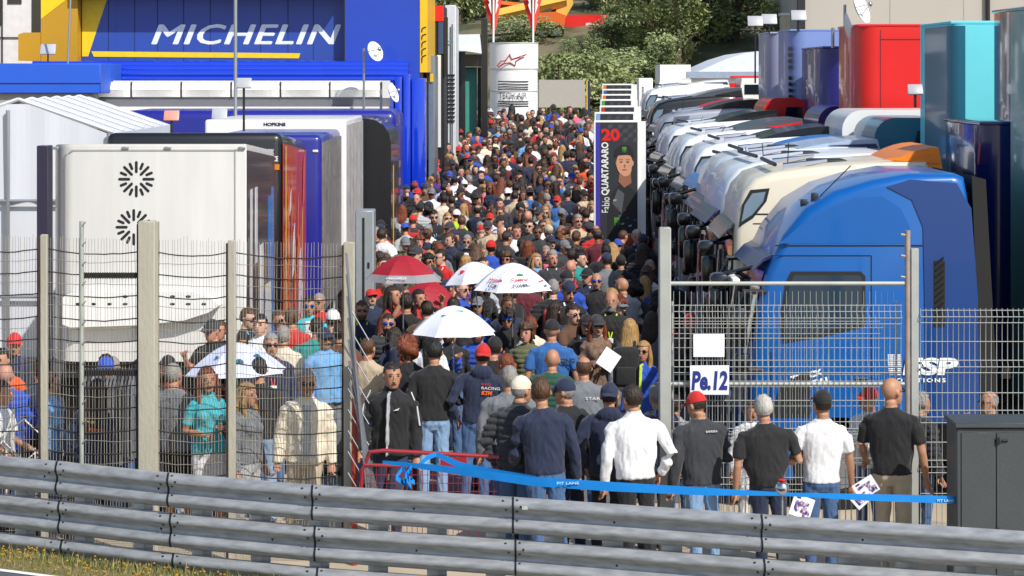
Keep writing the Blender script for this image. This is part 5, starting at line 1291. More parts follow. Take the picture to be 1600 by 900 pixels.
# hair and headgear in head space (origin at the head centre)
HG = {}
def shell(fn, keep, seg=26, rings=18):
    mb = MB(); base = g_ell((0, .006, .02), (1, 1, 1), seg, rings); c = Vector((0, .006, .02))
    V = []
    for v in base[0]:
        d = (Vector(v) - c).normalized(); V.append(tuple(c + Vector((d.x * .074, d.y * .094, d.z * .098)) * fn(d)))
    for f in base[1]:
        ctr = sum((Vector(base[0][i]) for i in f), Vector()) / len(f) - c
        if keep(ctr.normalized()): mb.f.append(f); mb.m.append(0)
    mb.v = V; return mb
def hairline(d): return not (d.y < -.25 and d.z < .42 + .15 * abs(d.x)) and d.z > -.62 and not (d.z < -.05 and d.y < .25)
def headgear(kind):
    if kind in HG: return HG[kind]
    nz = lambda d, a, f: a * noise.noise(d * f)
    if kind == 'short': mb = shell(lambda d: 1.10 + nz(d, .12, 4) + nz(d, .07, 11) + (.05 if d.z > .5 else 0), hairline)
    elif kind == 'cropped': mb = shell(lambda d: 1.045 + nz(d, .035, 9), hairline)
    elif kind == 'receding': mb = shell(lambda d: 1.06 + nz(d, .03, 6), lambda d: hairline(d) and d.z < .45)
    elif kind == 'curly':
        mb = shell(lambda d: 1.3 + nz(d, .35, 3) + nz(d, .5, 8), lambda d: not (d.y < -.45 and d.z < .35))
        for i in range(170):
            a = i * 2.4; z = -1.3 + 2.1 * ((i * .618) % 1); k = sqrt(max(.35, 1 - min(z * z, .9))); d = Vector((cos(a) * k, sin(a) * k * (1 if z > .5 else .8) + (.5 if z < .5 else .15), z)); q = .85 + .3 * noise.noise(Vector((i, 2, 3)))
            if d.y < -.3 and z < .5: continue
            r_ = .016 + .008 * (i % 3); mb.ell(tuple(Vector((d.x * .112 * q, d.y * .1 * q + .01, d.z * .12 * q - .01))), (r_, r_, r_ * 1.5), seg=6, rings=5)
    elif kind in ('long', 'ponytail', 'bun', 'verylong'):
        mb = shell(lambda d: 1.12 + nz(d, .05, 5) + (.06 if d.y > 0 else 0), lambda d: not (d.y < -.3 and d.z < .5 + .1 * abs(d.x)) and not (d.z < -.6))
        if kind in ('long', 'verylong'):
            bot = -.34 if kind == 'long' else -.46
            rg = []
            for k in range(8):
                z = .06 + (bot - .06) * k / 7; rg.append((nz(Vector((k, 1, 2)), .012, .7), .04 + .014 * k ** .5 + (.02 if k > 3 else 0), z, (.08, .092, .1, .104, .104, .1, .088, .05)[k], (.062, .064, .06, .055, .05, .045, .04, .025)[k]))
            mb.add(g_rings(rg[::-1], seg=16, n=2.2))
            for s in (-1, 1): mb.tube([(s * .075, -.02, .05), (s * .088, -.015, -.06), (s * .09, -.03, -.17), (s * .08, -.06, -.26)], [.02, .026, .026, .012], seg=8)
        elif kind == 'ponytail': mb.tube([(0, .09, .03), (.0, .14, .02), (.01, .15, -.08), (0, .125, -.24)], [.022, .03, .032, .012], seg=9)
        else: mb.ell((0, .11, .06), (.045, .042, .042), seg=10, rings=7)
    elif kind in ('cap', 'cap_back'):
        s = 1 if kind == 'cap' else -1
        mb = shell(lambda d: (1.13 if d.z > .25 else 1.1) + (.03 if d.z > .8 else 0), lambda d: d.z > .06)
        n = 9; o = len(mb.v)
        for i in range(n):
            a = pi * i / (n - 1); x = cos(a) * .072
            mb.v.append((x, s * (-.075 - .028 * sin(a)) + .006, .045)); mb.v.append((x * 1.02, s * (-.085 - .085 * sin(a)) + .006, .03 - .012 * abs(cos(a))))
            mb.v.append((x, s * (-.075 - .028 * sin(a)) + .006, .037)); mb.v.append((x * 1.02, s * (-.083 - .083 * sin(a)) + .006, .023 - .012 * abs(cos(a))))
        for i in range(n - 1):
            q = o + i * 4
            mb.f += [(q, q + 4, q + 5, q + 1), (q + 2, q + 3, q + 7, q + 6), (q + 1, q + 5, q + 7, q + 3)]; mb.m += [0, 0, 0]
        mb.ell((0, .006, .132), (.008, .008, .005), seg=6, rings=4)
    elif kind == 'beanie': mb = shell(lambda d: 1.12 + nz(d, .02, 3), lambda d: d.z > -.05)
    elif kind == 'sunglasses':
        mb = MB()
        for s in (-1, 1):
            mb.ell((s * .034, -.094, .006), (.03, .009, .019), seg=12, rings=7); mb.tube([(s * .06, -.085, .012), (s * .078, -.04, .01), (s * .08, .01, .005)], .003, seg=4)
        mb.tube([(-.012, -.098, .01), (.012, -.098, .01)], .003, seg=4)
    elif kind == 'headphones':
        mb = MB(); mb.tube([(cos(a) * .095, .01, .02 + sin(a) * .11) for a in [pi * k / 8 for k in range(9)]], .01, seg=6)
        for s in (-1, 1): mb.ell((s * .09, .01, -.01), (.022, .035, .042), seg=10, rings=7)
    me = mb.mesh(kind, M_DARK, fix=(kind not in ('cap', 'cap_back')), angle=60); HG[kind] = me
    return me
def lanyard_mesh():
    if 'lanyard' in HG: return HG['lanyard']
    mb = MB()
    for s in (-1, 1): mb.quad((s * .065, -.06, 1.475), (s * .083, -.055, 1.47), (s * .012, -.172, 1.18), (s * .0, -.172, 1.18)).quad((s * .065, -.055, 1.472), (s * .083, -.05, 1.467), (s * .012, -.166, 1.18), (s * .0, -.166, 1.18))
    mb.box(-.035, .035, -.18, -.172, 1.07, 1.18, bev=.003, seg=1, m=1)
    HG['lanyard'] = mb.mesh('lanyard', [CL['mid blue'], M_OFFW], fix=False); return HG['lanyard']
def mslot(o, mats):
    for i, m in enumerate(mats):
        if m is not None: o.material_slots[i].link = 'OBJECT'; o.material_slots[i].material = m
def child(name, me, parent, m=None, M=None, mats=None):
    o = bpy.data.objects.new(name, me); link(o, parent)
    if M is not None: o.matrix_local = M
    if mats: mslot(o, mats)
    elif m is not None: mslot(o, [m])
    return o
PLACED = []; PEOPLE = []; TLT = random.Random(77)
LABELS = {}
def person(x, y, face, label, h=1.75, top='long', topc='black', bottom='trousers', botc='blue jeans', hair='short', hairc='dark brown', cap=None, capback=False, glasses=False, skin=1, shoe=0, accent='white', lanyard=None, group=None, beardc=None, lens=None, z=0, topm=None, **bk):
    me, HM, hands = body_mesh(top=top, bottom=bottom, **bk)
    o = bpy.data.objects.new('person', me); COL.objects.link(o)
    o.location = (x, y, z + gz(y)); o.rotation_euler = (R(TLT.gauss(0, 1.6)), R(TLT.gauss(0, 1.8)), R(face)); k = h / 1.75; o.scale = (k, k, k)
    tag(o, label, 'person', group)
    am = CL.get(accent) or MC.get(accent)
    mslot(o, [SK[skin], topm or CL[topc], JE.get(botc) or CL[botc], SHOE[shoe], am, HAIR[beardc] if beardc else None])
    if hair and hair != 'none': child('hair', headgear(hair if not cap or hair in ('long', 'verylong', 'ponytail', 'curly') else 'cropped'), o, HAIR[hairc], HM)
    if cap: child('cap', headgear('cap_back' if capback else 'cap') if cap[0] != '*' else headgear('beanie'), o, CL[cap.strip('*')], HM)
    if glasses: child('sunglasses', headgear('sunglasses'), o, lens or M_SUN, HM)
    if lanyard: child('lanyard', lanyard_mesh(), o, mats=[CL[lanyard], M_OFFW])
    PLACED.append((x, y)); PEOPLE.append(o)
    return o
def P(px, ytop, face, label, D=None, h=1.72, **k):
    if D is None:
        D = 40
        for _ in range(30): D = .5 * D + .5 * (H - h - gz(D)) * F / (ytop - HY)
    else: h = H - (ytop - HY) * D / F
    return person(PX(px, D), D, face, label, h=h, **k)
def decal(name, parent, body, m, w, h, x, z, y=.16, **k):
    """lettering on the back (y>0) or chest of a person"""
    if y > 0: return text(name, body, m, w, h, (x + w / 2, y, z), ux=(-1, 0, 0), parent=parent, **k)
    return text(name, body, m, w, h, (x - w / 2, y, z), parent=parent, **k)
PW = mat('white_print', 'd8d8d8', rough=.7); PO = mat('orange_print_2', 'e0601a', rough=.7)
BACK, FRONT, LEFT, RIGHT = 180, 0, -90, 90     # LEFT: looks to the left of the picture

# ---- front row outside the gate
P(805, 588, 160, 'person in white cap and black quilted jacket seen from behind, left end of front row', D=22.7, top='puffer', topc='charcoal', botc='blue jeans', cap='cream', hairc='grey', L='down', Rr='pocket', belly=.03, vox=.009, yaw=-25, collar='own')
p = P(862, 590, 182, 'person in plain navy jumper and jeans seen from behind holding a dark jacket', D=22.3, top='long', topc='navy', botc='blue jeans', hair='short', hairc='brown', L='down', Rr='hold', vox=.009, broad=1.08)
P(893, 592, 215, 'person in navy cap and sunglasses looking right between navy jumper and plaid cap', D=23.2, top='jacket', topc='black', botc='dark jeans', cap='navy', glasses=True, hairc='grey', yaw=35, vox=.01)
P(948, 597, 178, 'person in blue plaid cap and dark hooded jacket beside the white shirt', D=22.9, top='jacket', topc='navy', botc='black trousers', cap='navy', capback=True, hood=True, L='pocket', Rr='pocket', vox=.01)
P(1000, 602, 188, 'person in untucked white shirt and dark trousers seen from behind', D=22.2, top='long', topc='white', botc='black trousers', hair='short', hairc='dark brown', L='pocket', Rr='down', vox=.009, broad=1.12, belly=.02, yaw=20, collar='own')
P(1022, 597, 200, 'person with grey hair mostly hidden behind the white shirt', D=23.5, top='long', topc='navy', botc='dark jeans', hair='short', hairc='grey')
p = P(1103, 613, 198, 'person in red backward cap and black jacket with straps hanging', D=22.35, top='jacket', topc='charcoal', botc='light jeans', cap='red', L='chest', Rr='down', vox=.009, broad=1.15, yaw=25, nod=14, hairc='dark brown')
decal('jacket_print', p, 'BARRERA', PW, .12, .02, -.06, 1.36, y=.142)
P(1208, 618, 184, 'heavy person with white hair, black tee and navy trousers facing the fence', D=22.1, top='tee', topc='black', botc='navy trousers', hair='short', hairc='white', L='belly', Rr='down', vox=.009, broad=1.22, belly=.06)
p8 = P(1282, 608, 184, 'person in black cap and white tee with a tattooed arm holding a photo sheet', D=22.3, top='tee', topc='white', botc='blue jeans', cap='black', hairc='dark brown', L='hang', Rr='belly', vox=.009, broad=1.08, yaw=10)
p9 = P(1398, 590, 160, 'bald person in black tee and beige trousers holding photo sheets', D=22.3, top='tee', topc='black', botc='beige trousers', hair='none', glasses=True, L='down', Rr='hold', vox=.009, broad=1.15, belly=.02, yaw=-30, shoe=1)
P(1358, 603, -40, 'person in red and white cap behind the wire fence facing left', D=23.55, top='long', topc='white', botc='blue jeans', cap='red', hairc='grey', yaw=-20, L='chest', Rr='chest')
P(1441, 612, 120, 'person in dark quilted jacket with grey hair behind the wire fence', D=23.6, top='puffer', topc='charcoal', botc='blue jeans', hair='short', hairc='grey')
P(1546, 610, -70, 'balding person in black jacket and sunglasses behind the dark cabinet', D=23.5, top='jacket', topc='black', botc='black trousers', hair='receding', hairc='grey', glasses=True, L='face', Rr='belly')
P(1062, 618, 170, 'person in pale grey shirt behind the gate mesh under the lettered sign', D=23.9, top='long', topc='light grey', botc='blue jeans', hair='short', hairc='dark brown')
P(1172, 628, 20, 'person in white shirt half hidden behind the gate mesh', D=24.1, top='long', topc='white', botc='white shorts', hair='short', hairc='brown')
# photo sheets in hands
def sheet(x, y, z, w, h, rot, lean, label, dark=True):
    t = thing('photo_sheet', (x, y, z), label, 'paper', 'papers held in hands'); t.rotation_euler = (lean, rot, 0)
    MB().box(-w / 2, w / 2, -.0015, .0015, -h / 2, h / 2).build('paper', mat('glossy_white_paper', 'e0dfe6', rough=.35, var=.03), t)
    if dark:
        MB().box(-.36 * w, .3 * w, -.003, -.0017, -.3 * h, .25 * h).build('picture', print_mat(), t)
        MB().box(-.36 * w, -.16 * w, -.003, -.0017, .32 * h, .42 * h).build('logo', M_DARK, t)
        MB().box(.12 * w, .42 * w, -.0045, -.0032, -.42 * h, -.1 * h).build('second_picture', print_mat(), t)
def print_mat():
    if 'photo_print' in MC: return MC['photo_print']
    m = mat('photo_print', 'c0c0c8', rough=.35, var=0); nt = m.node_tree; p = nt.nodes['Principled BSDF']
    tc = nt.nodes.new('ShaderNodeTexCoord'); n = nt.nodes.new('ShaderNodeTexNoise'); n.inputs['Scale'].default_value = 26; n.inputs['Detail'].default_value = 3
    r = nt.nodes.new('ShaderNodeValToRGB'); el = r.color_ramp.elements; el[0].position = .36; el[0].color = (.012, .014, .03, 1); el[1].position = .62; el[1].color = (.8, .8, .84, 1)
    for q, c in ((.44, (.05, .07, .3, 1)), (.5, (.35, .12, .1, 1)), (.55, (.3, .35, .5, 1))): e = el.new(q); e.color = c
    nt.links.new(tc.outputs['Object'], n.inputs['Vector']); nt.links.new(n.outputs[0], r.inputs[0]); nt.links.new(r.outputs[0], p.inputs['Base Color'])
    return m
sheet(PX(1253, 22.1), 22.1, PZ(792, 22.1), .2, .2, R(20), R(-15), 'photo sheet in the tattooed hand')
sheet(PX(1353, 22.05), 22.05, PZ(762, 22.05), .21, .16, R(-32), R(-10), 'upper photo sheet beside the beige trousers')
sheet(PX(1347, 22.0), 22.0, PZ(778, 22.0), .19, .13, R(-42), R(-10), 'lower photo sheet beside the beige trousers')
# jackets / bags carried
def backpack(px, ytop, D, face, c, label, s=1., zt=None):
    x = PX(px, D); z = (PZ(ytop, D) if zt is None else zt) - .5 * s
    t = thing('backpack', (x, D, z), label, 'backpack', 'backpacks worn in the crowd', rz=R(face))
    MB().box(-.15 * s, .15 * s, 0, .15 * s, 0, .46 * s, bev=.06, seg=3).build('bag', CL[c], t); MB().box(-.11 * s, .11 * s, .152 * s, .2 * s, .04, .24 * s, bev=.022, seg=2).build('pocket', CL[c], t)
    for q in (-1, 1): MB().tube([(q * .09, .02, .4 * s), (q * .1, -.05, .5 * s), (q * .11, -.22, .44 * s), (q * .12, -.24, .2 * s)], .018, seg=6).build('strap', CL[c], t)

# ---- inside, near rows
p = P(607, 563, -8, 'person in black zip jacket with white sleeve stripes walking to the camera', D=23.9, top='jacket', topc='black', botc='dark jeans', hair='short', hairc='black', L='swing_f', Rr='down', walk=.5, vox=.009, yaw=25, stripe=True, collar='own', accent='light grey')
lm = MB(); lm.prism([(.05, 1.3), (.1, 1.31), (.115, 1.335), (.09, 1.322), (.075, 1.317), (.062, 1.307)], -.152, -.148); lm.build('jacket_emblem', PW, p)
for s in (-1, 1): MB().tube([(s * .2, -.02, 1.468), (s * .262, -.03, 1.32), (s * .292, -.035, 1.15)], .008, seg=5).build('sleeve_stripe', PW, p)
P(677, 533, 180, 'person in black sweatshirt and light jeans standing with back turned', D=25.9, top='long', topc='black', botc='light jeans', hair='short', hairc='black', L='belly', Rr='down', vox=.009, broad=1.08)
p = P(740, 538, 184, 'person in red cap and navy hooded top with orange print on the back', D=25.9, top='long', topc='navy', botc='blue jeans', cap='red', capback=True, L='pocket', Rr='pocket', hood=True, vox=.009, broad=1.08)
decal('print', p, 'KTM', PO, .12, .045, -.06, 1.22, y=.135, bold=.06, shear=.2); decal('print', p, 'RACING', PW, .2, .03, -.1, 1.28, y=.136); decal('print', p, 'RED', M_RED, .1, .022, -.05, 1.325, y=.137)
P(640, 528, 170, 'person with big curly reddish hair and black jacket seen from behind', D=26.2, fem=True, top='jacket', topc='black', botc='black trousers', hair='curly', hairc='auburn', vox=.01)
P(601, 488, 4, 'person in sunglasses and quilted grey vest over white sleeves facing the camera', top='puffer', topc='charcoal', hair='cropped', hairc='dark brown', glasses=True, lens=M_MIRR, vest=True, beard=True, beardc='dark brown', lanyard='yellow green', accent='light grey', vox=.01)
P(566, 470, 6, 'smiling person in sunglasses and navy jumper with a green lanyard', top='long', topc='navy', hair='short', hairc='brown', glasses=True, lanyard='yellow green', vox=.01, beard=True, beardc='brown', belly=.02)
P(672, 507, 190, 'person with long dark straight hair and white top next to black capped man', fem=True, top='long', topc='white', hair='verylong', hairc='black', yaw=20)
P(702, 503, -10, 'person in black cap and black race shirt with a blue lanyard', top='long', topc='black', cap='black', glasses=True, lanyard='sky blue', vox=.01, beard=True, beardc='dark brown', broad=1.1)
P(749, 502, -15, 'person in sunglasses and blue vest over black waving beside the white umbrella', top='puffer', topc='royal blue', hair='cropped', hairc='dark brown', glasses=True, L='phone', vox=.01, beard=True, beardc='brown')
P(756, 527, 175, 'person in plain black cap and black top seen from behind near the red cap', top='long', topc='black', cap='black', hairc='dark brown')
P(775, 553, 200, 'person with reddish ponytail and white quilted jacket', h=1.62, fem=True, top='puffer', topc='white', hair='ponytail', hairc='auburn', yaw=30)
p = P(795, 572, 176, 'person in grey security jacket with blue trim seen from behind', h=1.74, top='jacket', topc='grey', hair='short', hairc='grey', broad=1.15)
decal('print', p, 'SECURITY', PW, .3, .04, -.15, 1.26, y=.142)
P(580, 526, 160, 'person in sand coloured tee seen from behind beside the concrete post', top='tee', topc='beige', botc='blue jeans', hair='cropped', hairc='brown', vox=.01, broad=1.1)
P(856, 545, 176, 'bald person in dark green vest with red sleeves', h=1.7, top='puffer', topc='dark green', hair='none', vest=True, accent='red', belly=.03, broad=1.1)
p = P(912, 557, 185, 'balding person in grey racing jacket behind the navy caps', h=1.72, top='jacket', topc='grey', hair='receding', hairc='brown', broad=1.12)
decal('print', p, 'STAR', PW, .16, .03, -.08, 1.3, y=.142)
p = P(862, 499, 182, 'person in black beanie and blue tee with dark print seen from behind', h=1.78, top='tee', topc='mid blue', cap='*black', hair='none', broad=1.2, vox=.01)
decal('print', p, 'RACING', CL['navy'], .26, .06, -.13, 1.25, y=.13, bold=.04)
P(842, 492, 186, 'person with short auburn hair and cream jacket touching a shoulder', h=1.66, fem=True, top='jacket', topc='cream', hair='short', hairc='auburn')
P(903, 490, 4, 'person in black cap with long hair and blue lanyard smiling', h=1.68, fem=True, top='jacket', topc='black', cap='black', hair='long', hairc='dark brown', lanyard='sky blue')
P(936, 491, 12, 'person in dark cap, sunglasses and patterned jacket with scarf holding a white sheet', h=1.72, fem=True, top='jacket', topm=cloth('leopard_pattern', '7d6350', var=.6, vs=40), botc='light jeans', cap='charcoal', hair='long', hairc='auburn', glasses=True, L='chest', Rr='chest', collar='accent', accent='light grey', vox=.01)
P(953, 453, -5, 'bald bearded person in black jacket with glasses and green lanyard', h=1.86, top='jacket', topc='black', botc='black trousers', hair='none', beard=True, beardc='grey', lanyard='yellow green', vox=.01, broad=1.12)
sheet(PX(951, 26.6), 26.6, PZ(562, 26.6), .2, .22, R(35), R(-12), 'blank white sheet held by the scarf wearer', dark=False)
P(981, 498, 178, 'person with blond hair in grey hooded top wearing a black backpack', h=1.68, fem=True, top='long', topc='light grey', botc='beige trousers', hair='long', hairc='blond')
backpack(978, 535, 27.1, 178, 'black', 'black backpack on the blond person near the gate post')
P(1003, 533, -18, 'young person with long blond hair, sunglasses and blue green race jacket', h=1.6, fem=True, top='jacket', topc='royal blue', hair='verylong', hairc='blond', glasses=True, stripe=True, accent='yellow green')
P(1003, 358, 2, 'person with white hair in black jacket with orange lining holding a cup', h=1.85, top='jacket', topc='black', botc='dark jeans', hair='short', hairc='white', L='chest', Rr='belly', open_front=True, accent='sky blue', collar='accent', vox=.01)
P(1015, 304, -80, 'person in dark suit with grey hair touching the face beside the portrait banner', top='jacket', topc='black', botc='black trousers', hair='short', hairc='grey', L='face', Rr='down', h=1.8)
P(933, 426, 0, 'bald person with mirrored blue sunglasses in the shade', h=1.72, top='long', topc='black', hair='none', glasses=True, lens=M_MIRR)
P(620, 447, 60, 'person in red dress with long dark hair raising a finger under red umbrella', h=1.82, fem=True, top='dress', topc='red', bottom='skirt', botc='red', hair='verylong', hairc='dark brown', L='up', Rr='belly')
P(655, 452, 40, 'person in red dress with dark hair deeper under the red umbrella', h=1.74, fem=True, top='dress', topc='red', bottom='skirt', botc='red', hair='verylong', hairc='black', Rr='up')
P(730, 367, -5, 'grey bearded person in sunglasses and open black jacket', top='jacket', topc='black', hair='short', hairc='grey', beard=True, beardc='white', glasses=True, open_front=True)
P(854, 383, 0, 'person with grey hair and pink red shirt under a black vest', top='jacket', topc='black', hair='cropped', hairc='grey', open_front=True, accent='pink', broad=1.15)
p = P(706, 350, 176, 'person in white team shirt with green cuffs and black lower back', top='long', topc='white', hair='short', hairc='brown', botc='black trousers', vox=.012)
decal('print', p, 'CIP', M_DARK, .14, .05, -.07, 1.25, y=.13, bold=.04)
P(672, 350, -20, 'person in white and green team shirt looking down', top='long', topc='white', hair='short', hairc='grey', stripe=True, accent='green', L='belly', Rr='belly', nod=20)
P(694, 380, 178, 'person with very long auburn hair and grey top', h=1.66, fem=True, top='long', topc='grey', hair='verylong', hairc='auburn')
P(592, 338, 20, 'person in beige jacket reading beside the tall grey cabinet', top='jacket', topc='beige', hair='short', hairc='grey', L='chest', Rr='chest', nod=18, open_front=True)
P(617, 298, 175, 'person in navy polo and black shorts at the left edge of the lane', h=1.8, top='tee', topc='navy', bottom='shorts', botc='black shorts', hair='short', hairc='brown', beard=True, beardc='brown', yaw=60)
P(899, 388, 178, 'person in plain maroon jumper with dark hair seen from behind', top='long', topc='maroon', hair='cropped', hairc='dark brown', broad=1.1)
P(862, 350, 200, 'person in beige cap and navy blue jacket looking right', top='jacket', topc='navy', cap='beige', hairc='grey', yaw=20)
P(941, 382, 182, 'broad person in black hooded top with black hair', top='jacket', topc='black', hair='short', hairc='black', broad=1.2)
P(765, 333, -10, 'person in red cap and white collared shirt below the dark haired group', top='long', topc='white', cap='red', hairc='brown')
p = P(808, 285, 178, 'person in royal blue team jacket with white lettering on the back', top='jacket', topc='royal blue', hair='short', hairc='black')
decal('print', p, 'YAMAHA', PW, .26, .05, -.13, 1.28, y=.142)
P(848, 250, 176, 'person in yellow green safety jacket in mid crowd', top='jacket', topc='yellow green', hair='cropped', hairc='brown')
P(975, 398, 178, 'person in black jacket with pale blue word on the back', h=1.66, top='jacket', topc='black', cap='black', hairc='dark brown')
decal('print', PEOPLE[-1], 'SUZUKI'[:0] + 'PURE', mat('pale_blue_print', '4fb2e0'), .24, .06, -.12, 1.26, y=.142, bold=.04)
# ---- behind the left wire fence
P(470, 578, 8, 'person in cream suit and sunglasses with grey hair behind the wire fence', D=23.55, top='jacket', topc='cream', botc='beige trousers', hair='short', hairc='grey', glasses=True, open_front=True, accent='light grey', vox=.01, walk=.3)
P(495, 495, 178, 'broad person in teal tee and light jeans seen from behind', top='tee', topc='teal', botc='light jeans', hair='cropped', hairc='dark brown', broad=1.25, belly=.03, vox=.01, h=1.78)
P(481, 463, 5, 'person in white and teal polo with mirrored sunglasses', top='tee', topc='turquoise', hair='short', hairc='black', glasses=True, lens=M_MIRR, L='belly', Rr='belly', open_front=True)
P(505, 457, -20, 'red faced person in red shirt and sunglasses near the post', top='long', topc='red', hair='cropped', hairc='grey', glasses=True)
P(446, 484, 40, 'person in royal blue shirt with short brown hair and sunglasses', top='tee', topc='royal blue', hair='short', hairc='brown', glasses=True)
P(454, 510, 170, 'person in cream tee with grey hair seen from behind near teal tee', top='tee', topc='cream', hair='short', hairc='grey', h=1.7)
P(520, 487, 30, 'person in dark red jacket with sunglasses by the concrete post', top='jacket', topc='maroon', hair='short', hairc='dark brown', glasses=True)
P(424, 522, 15, 'older person in navy jacket and red lanyard beside the lilac umbrella', top='jacket', topc='navy', hair='short', hairc='grey', glasses=True, lanyard='red', h=1.76)
P(388, 597, 60, 'person with long blond hair and grey sweatshirt behind the thin post', D=23.6, fem=True, top='long', topc='grey', botc='light grey', hair='verylong', hairc='blond', vox=.01, walk=.3)
P(330, 572, 20, 'person with red hair in turquoise and white top with white shorts', D=24.0, fem=True, top='tee', topc='turquoise', bottom='shorts', botc='white shorts', hair='long', hairc='auburn', L='belly', Rr='chest', vox=.01)
P(284, 567, 160, 'person in grey vest with green sleeves and shorts', D=24.3, top='jacket', topc='grey', bottom='shorts', botc='black shorts', hair='cropped', hairc='grey', vest=True, accent='green', vox=.01, L='hold', Rr='belly')
P(246, 572, -150, 'person in white and pink top half hidden by the wide concrete post', D=24.5, top='long', topc='white', botc='white shorts', bottom='shorts', hair='short', hairc='brown')
P(182, 553, 175, 'person in white tee behind the clothes rack', D=25.2, top='tee', topc='white', botc='blue jeans', hair='short', hairc='dark brown', L='down')
P(157, 556, -170, 'person in sky blue tee with grey hair behind the clothes rack', D=25.6, top='tee', topc='sky blue', botc='grey trousers', hair='cropped', hairc='grey')
P(120, 590, 178, 'person with long dark hair and navy top with orange print', D=23.7, fem=True, top='long', topc='navy', botc='black trousers', hair='verylong', hairc='dark brown')
p = PEOPLE[-1]; decal('print', p, 'REPSOL', PO, .16, .035, -.08, 1.22, y=.13, bold=.03); MB().ell((0, .128, 1.32), (.05, .006, .035)).build('print', M_YEL, p)
P(88, 580, 120, 'person in pale blue shirt leaning near the second post', D=24.4, top='long', topc='sky blue', hair='short', hairc='dark brown', L='hold')
P(55, 562, -160, 'person in navy tee at the left behind the fence', D=25.0, top='tee', topc='navy', botc='black trousers', hair='short', hairc='dark brown', L='hold')
P(8, 595, 80, 'person in white tee pushing a folded frame at the left picture edge', D=23.6, top='tee', topc='white', botc='dark jeans', hair='short', hairc='brown', Rr='hold', L='hold')
P(28, 520, 10, 'person in red cap and dark jacket far left behind the fence', top='jacket', topc='navy', cap='red')
P(12, 545, -20, 'person in orange jacket at the far left behind the fence', top='jacket', topc='orange', hair='short', hairc='black')
P(215, 560, 150, 'person in dark grey top between clothes rack and wide post', D=26.6, top='long', topc='charcoal', hair='short', hairc='black')
P(535, 505, 178, 'person in dark brown jacket just left of the last post', top='jacket', topc='brown', hair='short', hairc='dark brown')
P(410, 560, 178, 'person in black top between lilac umbrella and cream suit', top='long', topc='black', botc='light jeans', hair='short', hairc='black')
P(350, 575, -150, 'person in maroon top under the lilac umbrella', D=25.3, top='long', topc='maroon', hair='short', hairc='black', botc='dark jeans', Rr='up')

# ---- umbrellas
def umbrella(px, ytip, ybot, D, rad, mats_, rim, label, tilt=(0, 0), words=(), nseg=8, rimfrac=.82):
    k = D / F; x = PX(px, D); zt = PZ(ytip, D); hh = (ybot - ytip) * k
    t = thing('umbrella', (x, D, zt - 1.0), label, 'umbrella', 'umbrellas over the crowd'); t.rotation_euler = (tilt[0], tilt[1], 0)
    prof_ = [(0, 0), (.25, -.06), (.5, -.22), (.75, -.52), (rimfrac, -.62 if rimfrac < .9 else -.8), (1.0, -1.0)]
    prof_ = [(a, -(a ** 1.65)) for a in (0, .2, .4, .6, .75, rimfrac, 1.0)]
    hc = min(hh * .95, rad * .62)
    gores = MB()
    for g_ in range(nseg):
        a0, a1 = 2 * pi * g_ / nseg + pi / nseg, 2 * pi * (g_ + 1) / nseg + pi / nseg
        for i in range(len(prof_) - 1):
            (r0, h0), (r1, h1) = prof_[i], prof_[i + 1]
            m = (1 if (rim and r0 >= rimfrac - .001) else 0)
            if len(mats_) > 2: m = m if not (g_ % 2) else 2
            def pt(r, a, h, edge=0): return (cos(a) * r * rad, sin(a) * r * rad, 1.0 + h * hc)
            n = 4
            for q in range(n):
                u0, u1 = a0 + (a1 - a0) * q / n, a0 + (a1 - a0) * (q + 1) / n
                def rr_(r, u): # straight chord between ribs, hem slightly scooped
                    f_ = cos(pi / nseg) / cos((u - (a0 + a1) / 2)); f_ = f_ * .6 + .4 * f_; return r * f_ * (1 - (.05 * cos((u - (a0 + a1) / 2) * nseg / 2)) * (r ** 3))
                if i == 0: gores.quad(pt(0, 0, 0), pt(rr_(r1, u0), u0, h1), pt(rr_(r1, u1), u1, h1), m=m)
                else: gores.quad(pt(rr_(r0, u0), u0, h0), pt(rr_(r1, u0), u0, h1), pt(rr_(r1, u1), u1, h1), pt(rr_(r0, u1), u1, h0), m=m)
    gores.build('canopy', mats_, t, fix=False, angle=20)
    rb_ = MB()
    for g_ in range(nseg):
        a0 = 2 * pi * g_ / nseg + pi / nseg
        rb_.tube([(cos(a0) * r * rad, sin(a0) * r * rad, 1.0 + h * hc - .008) for r, h in prof_], .004, seg=4)
        rb_.tube([(0, 0, 1 - hc * .95), (cos(a0) * .5 * rad, sin(a0) * .5 * rad, 1.0 - hc * .28)], .003, seg=4)
    rb_.build('rib', M_ALU, t)
    MB().tube([(0, 0, .0), (0, 0, 1.06)], .008, seg=6).build('shaft', M_ALU, t); MB().tube([(0, 0, -.08), (0, 0, .05)], .018, seg=8).build('handle', M_DARK, t)
    MB().tube([(0, 0, 1.0), (0, 0, 1.07)], [.012, .006], seg=6).build('tip', M_DARK, t)
    # words on the gores facing the camera
    for (body, ang, r0, h_, w_, m) in words:
        a = R(ang); r_ = r0
        h0 = -(r_ ** 1.65); c = Vector((sin(a) * r_ * rad * .96, -cos(a) * r_ * rad * .96, 1.0 + h0 * hc)); ux = Vector((cos(a), sin(a), 0)); r2 = r_ - .08
        up = (Vector((sin(a) * r2 * rad * .96, -cos(a) * r2 * rad * .96, 1 - (r2 ** 1.65) * hc)) - c).normalized()
        nn = ux.cross(up); nn = nn if nn.y < 0 else -nn
        o_ = c + nn * .012 - ux * w_ / 2
        if body == 'o': MB().ell(tuple(c + nn * .004), (w_ / 2, .006, h_)).build('emblem', m, t)
        else: text('lettering', body, m, w_, h_, tuple(o_), ux=tuple(ux), uy=tuple(up), parent=t, bold=.008)
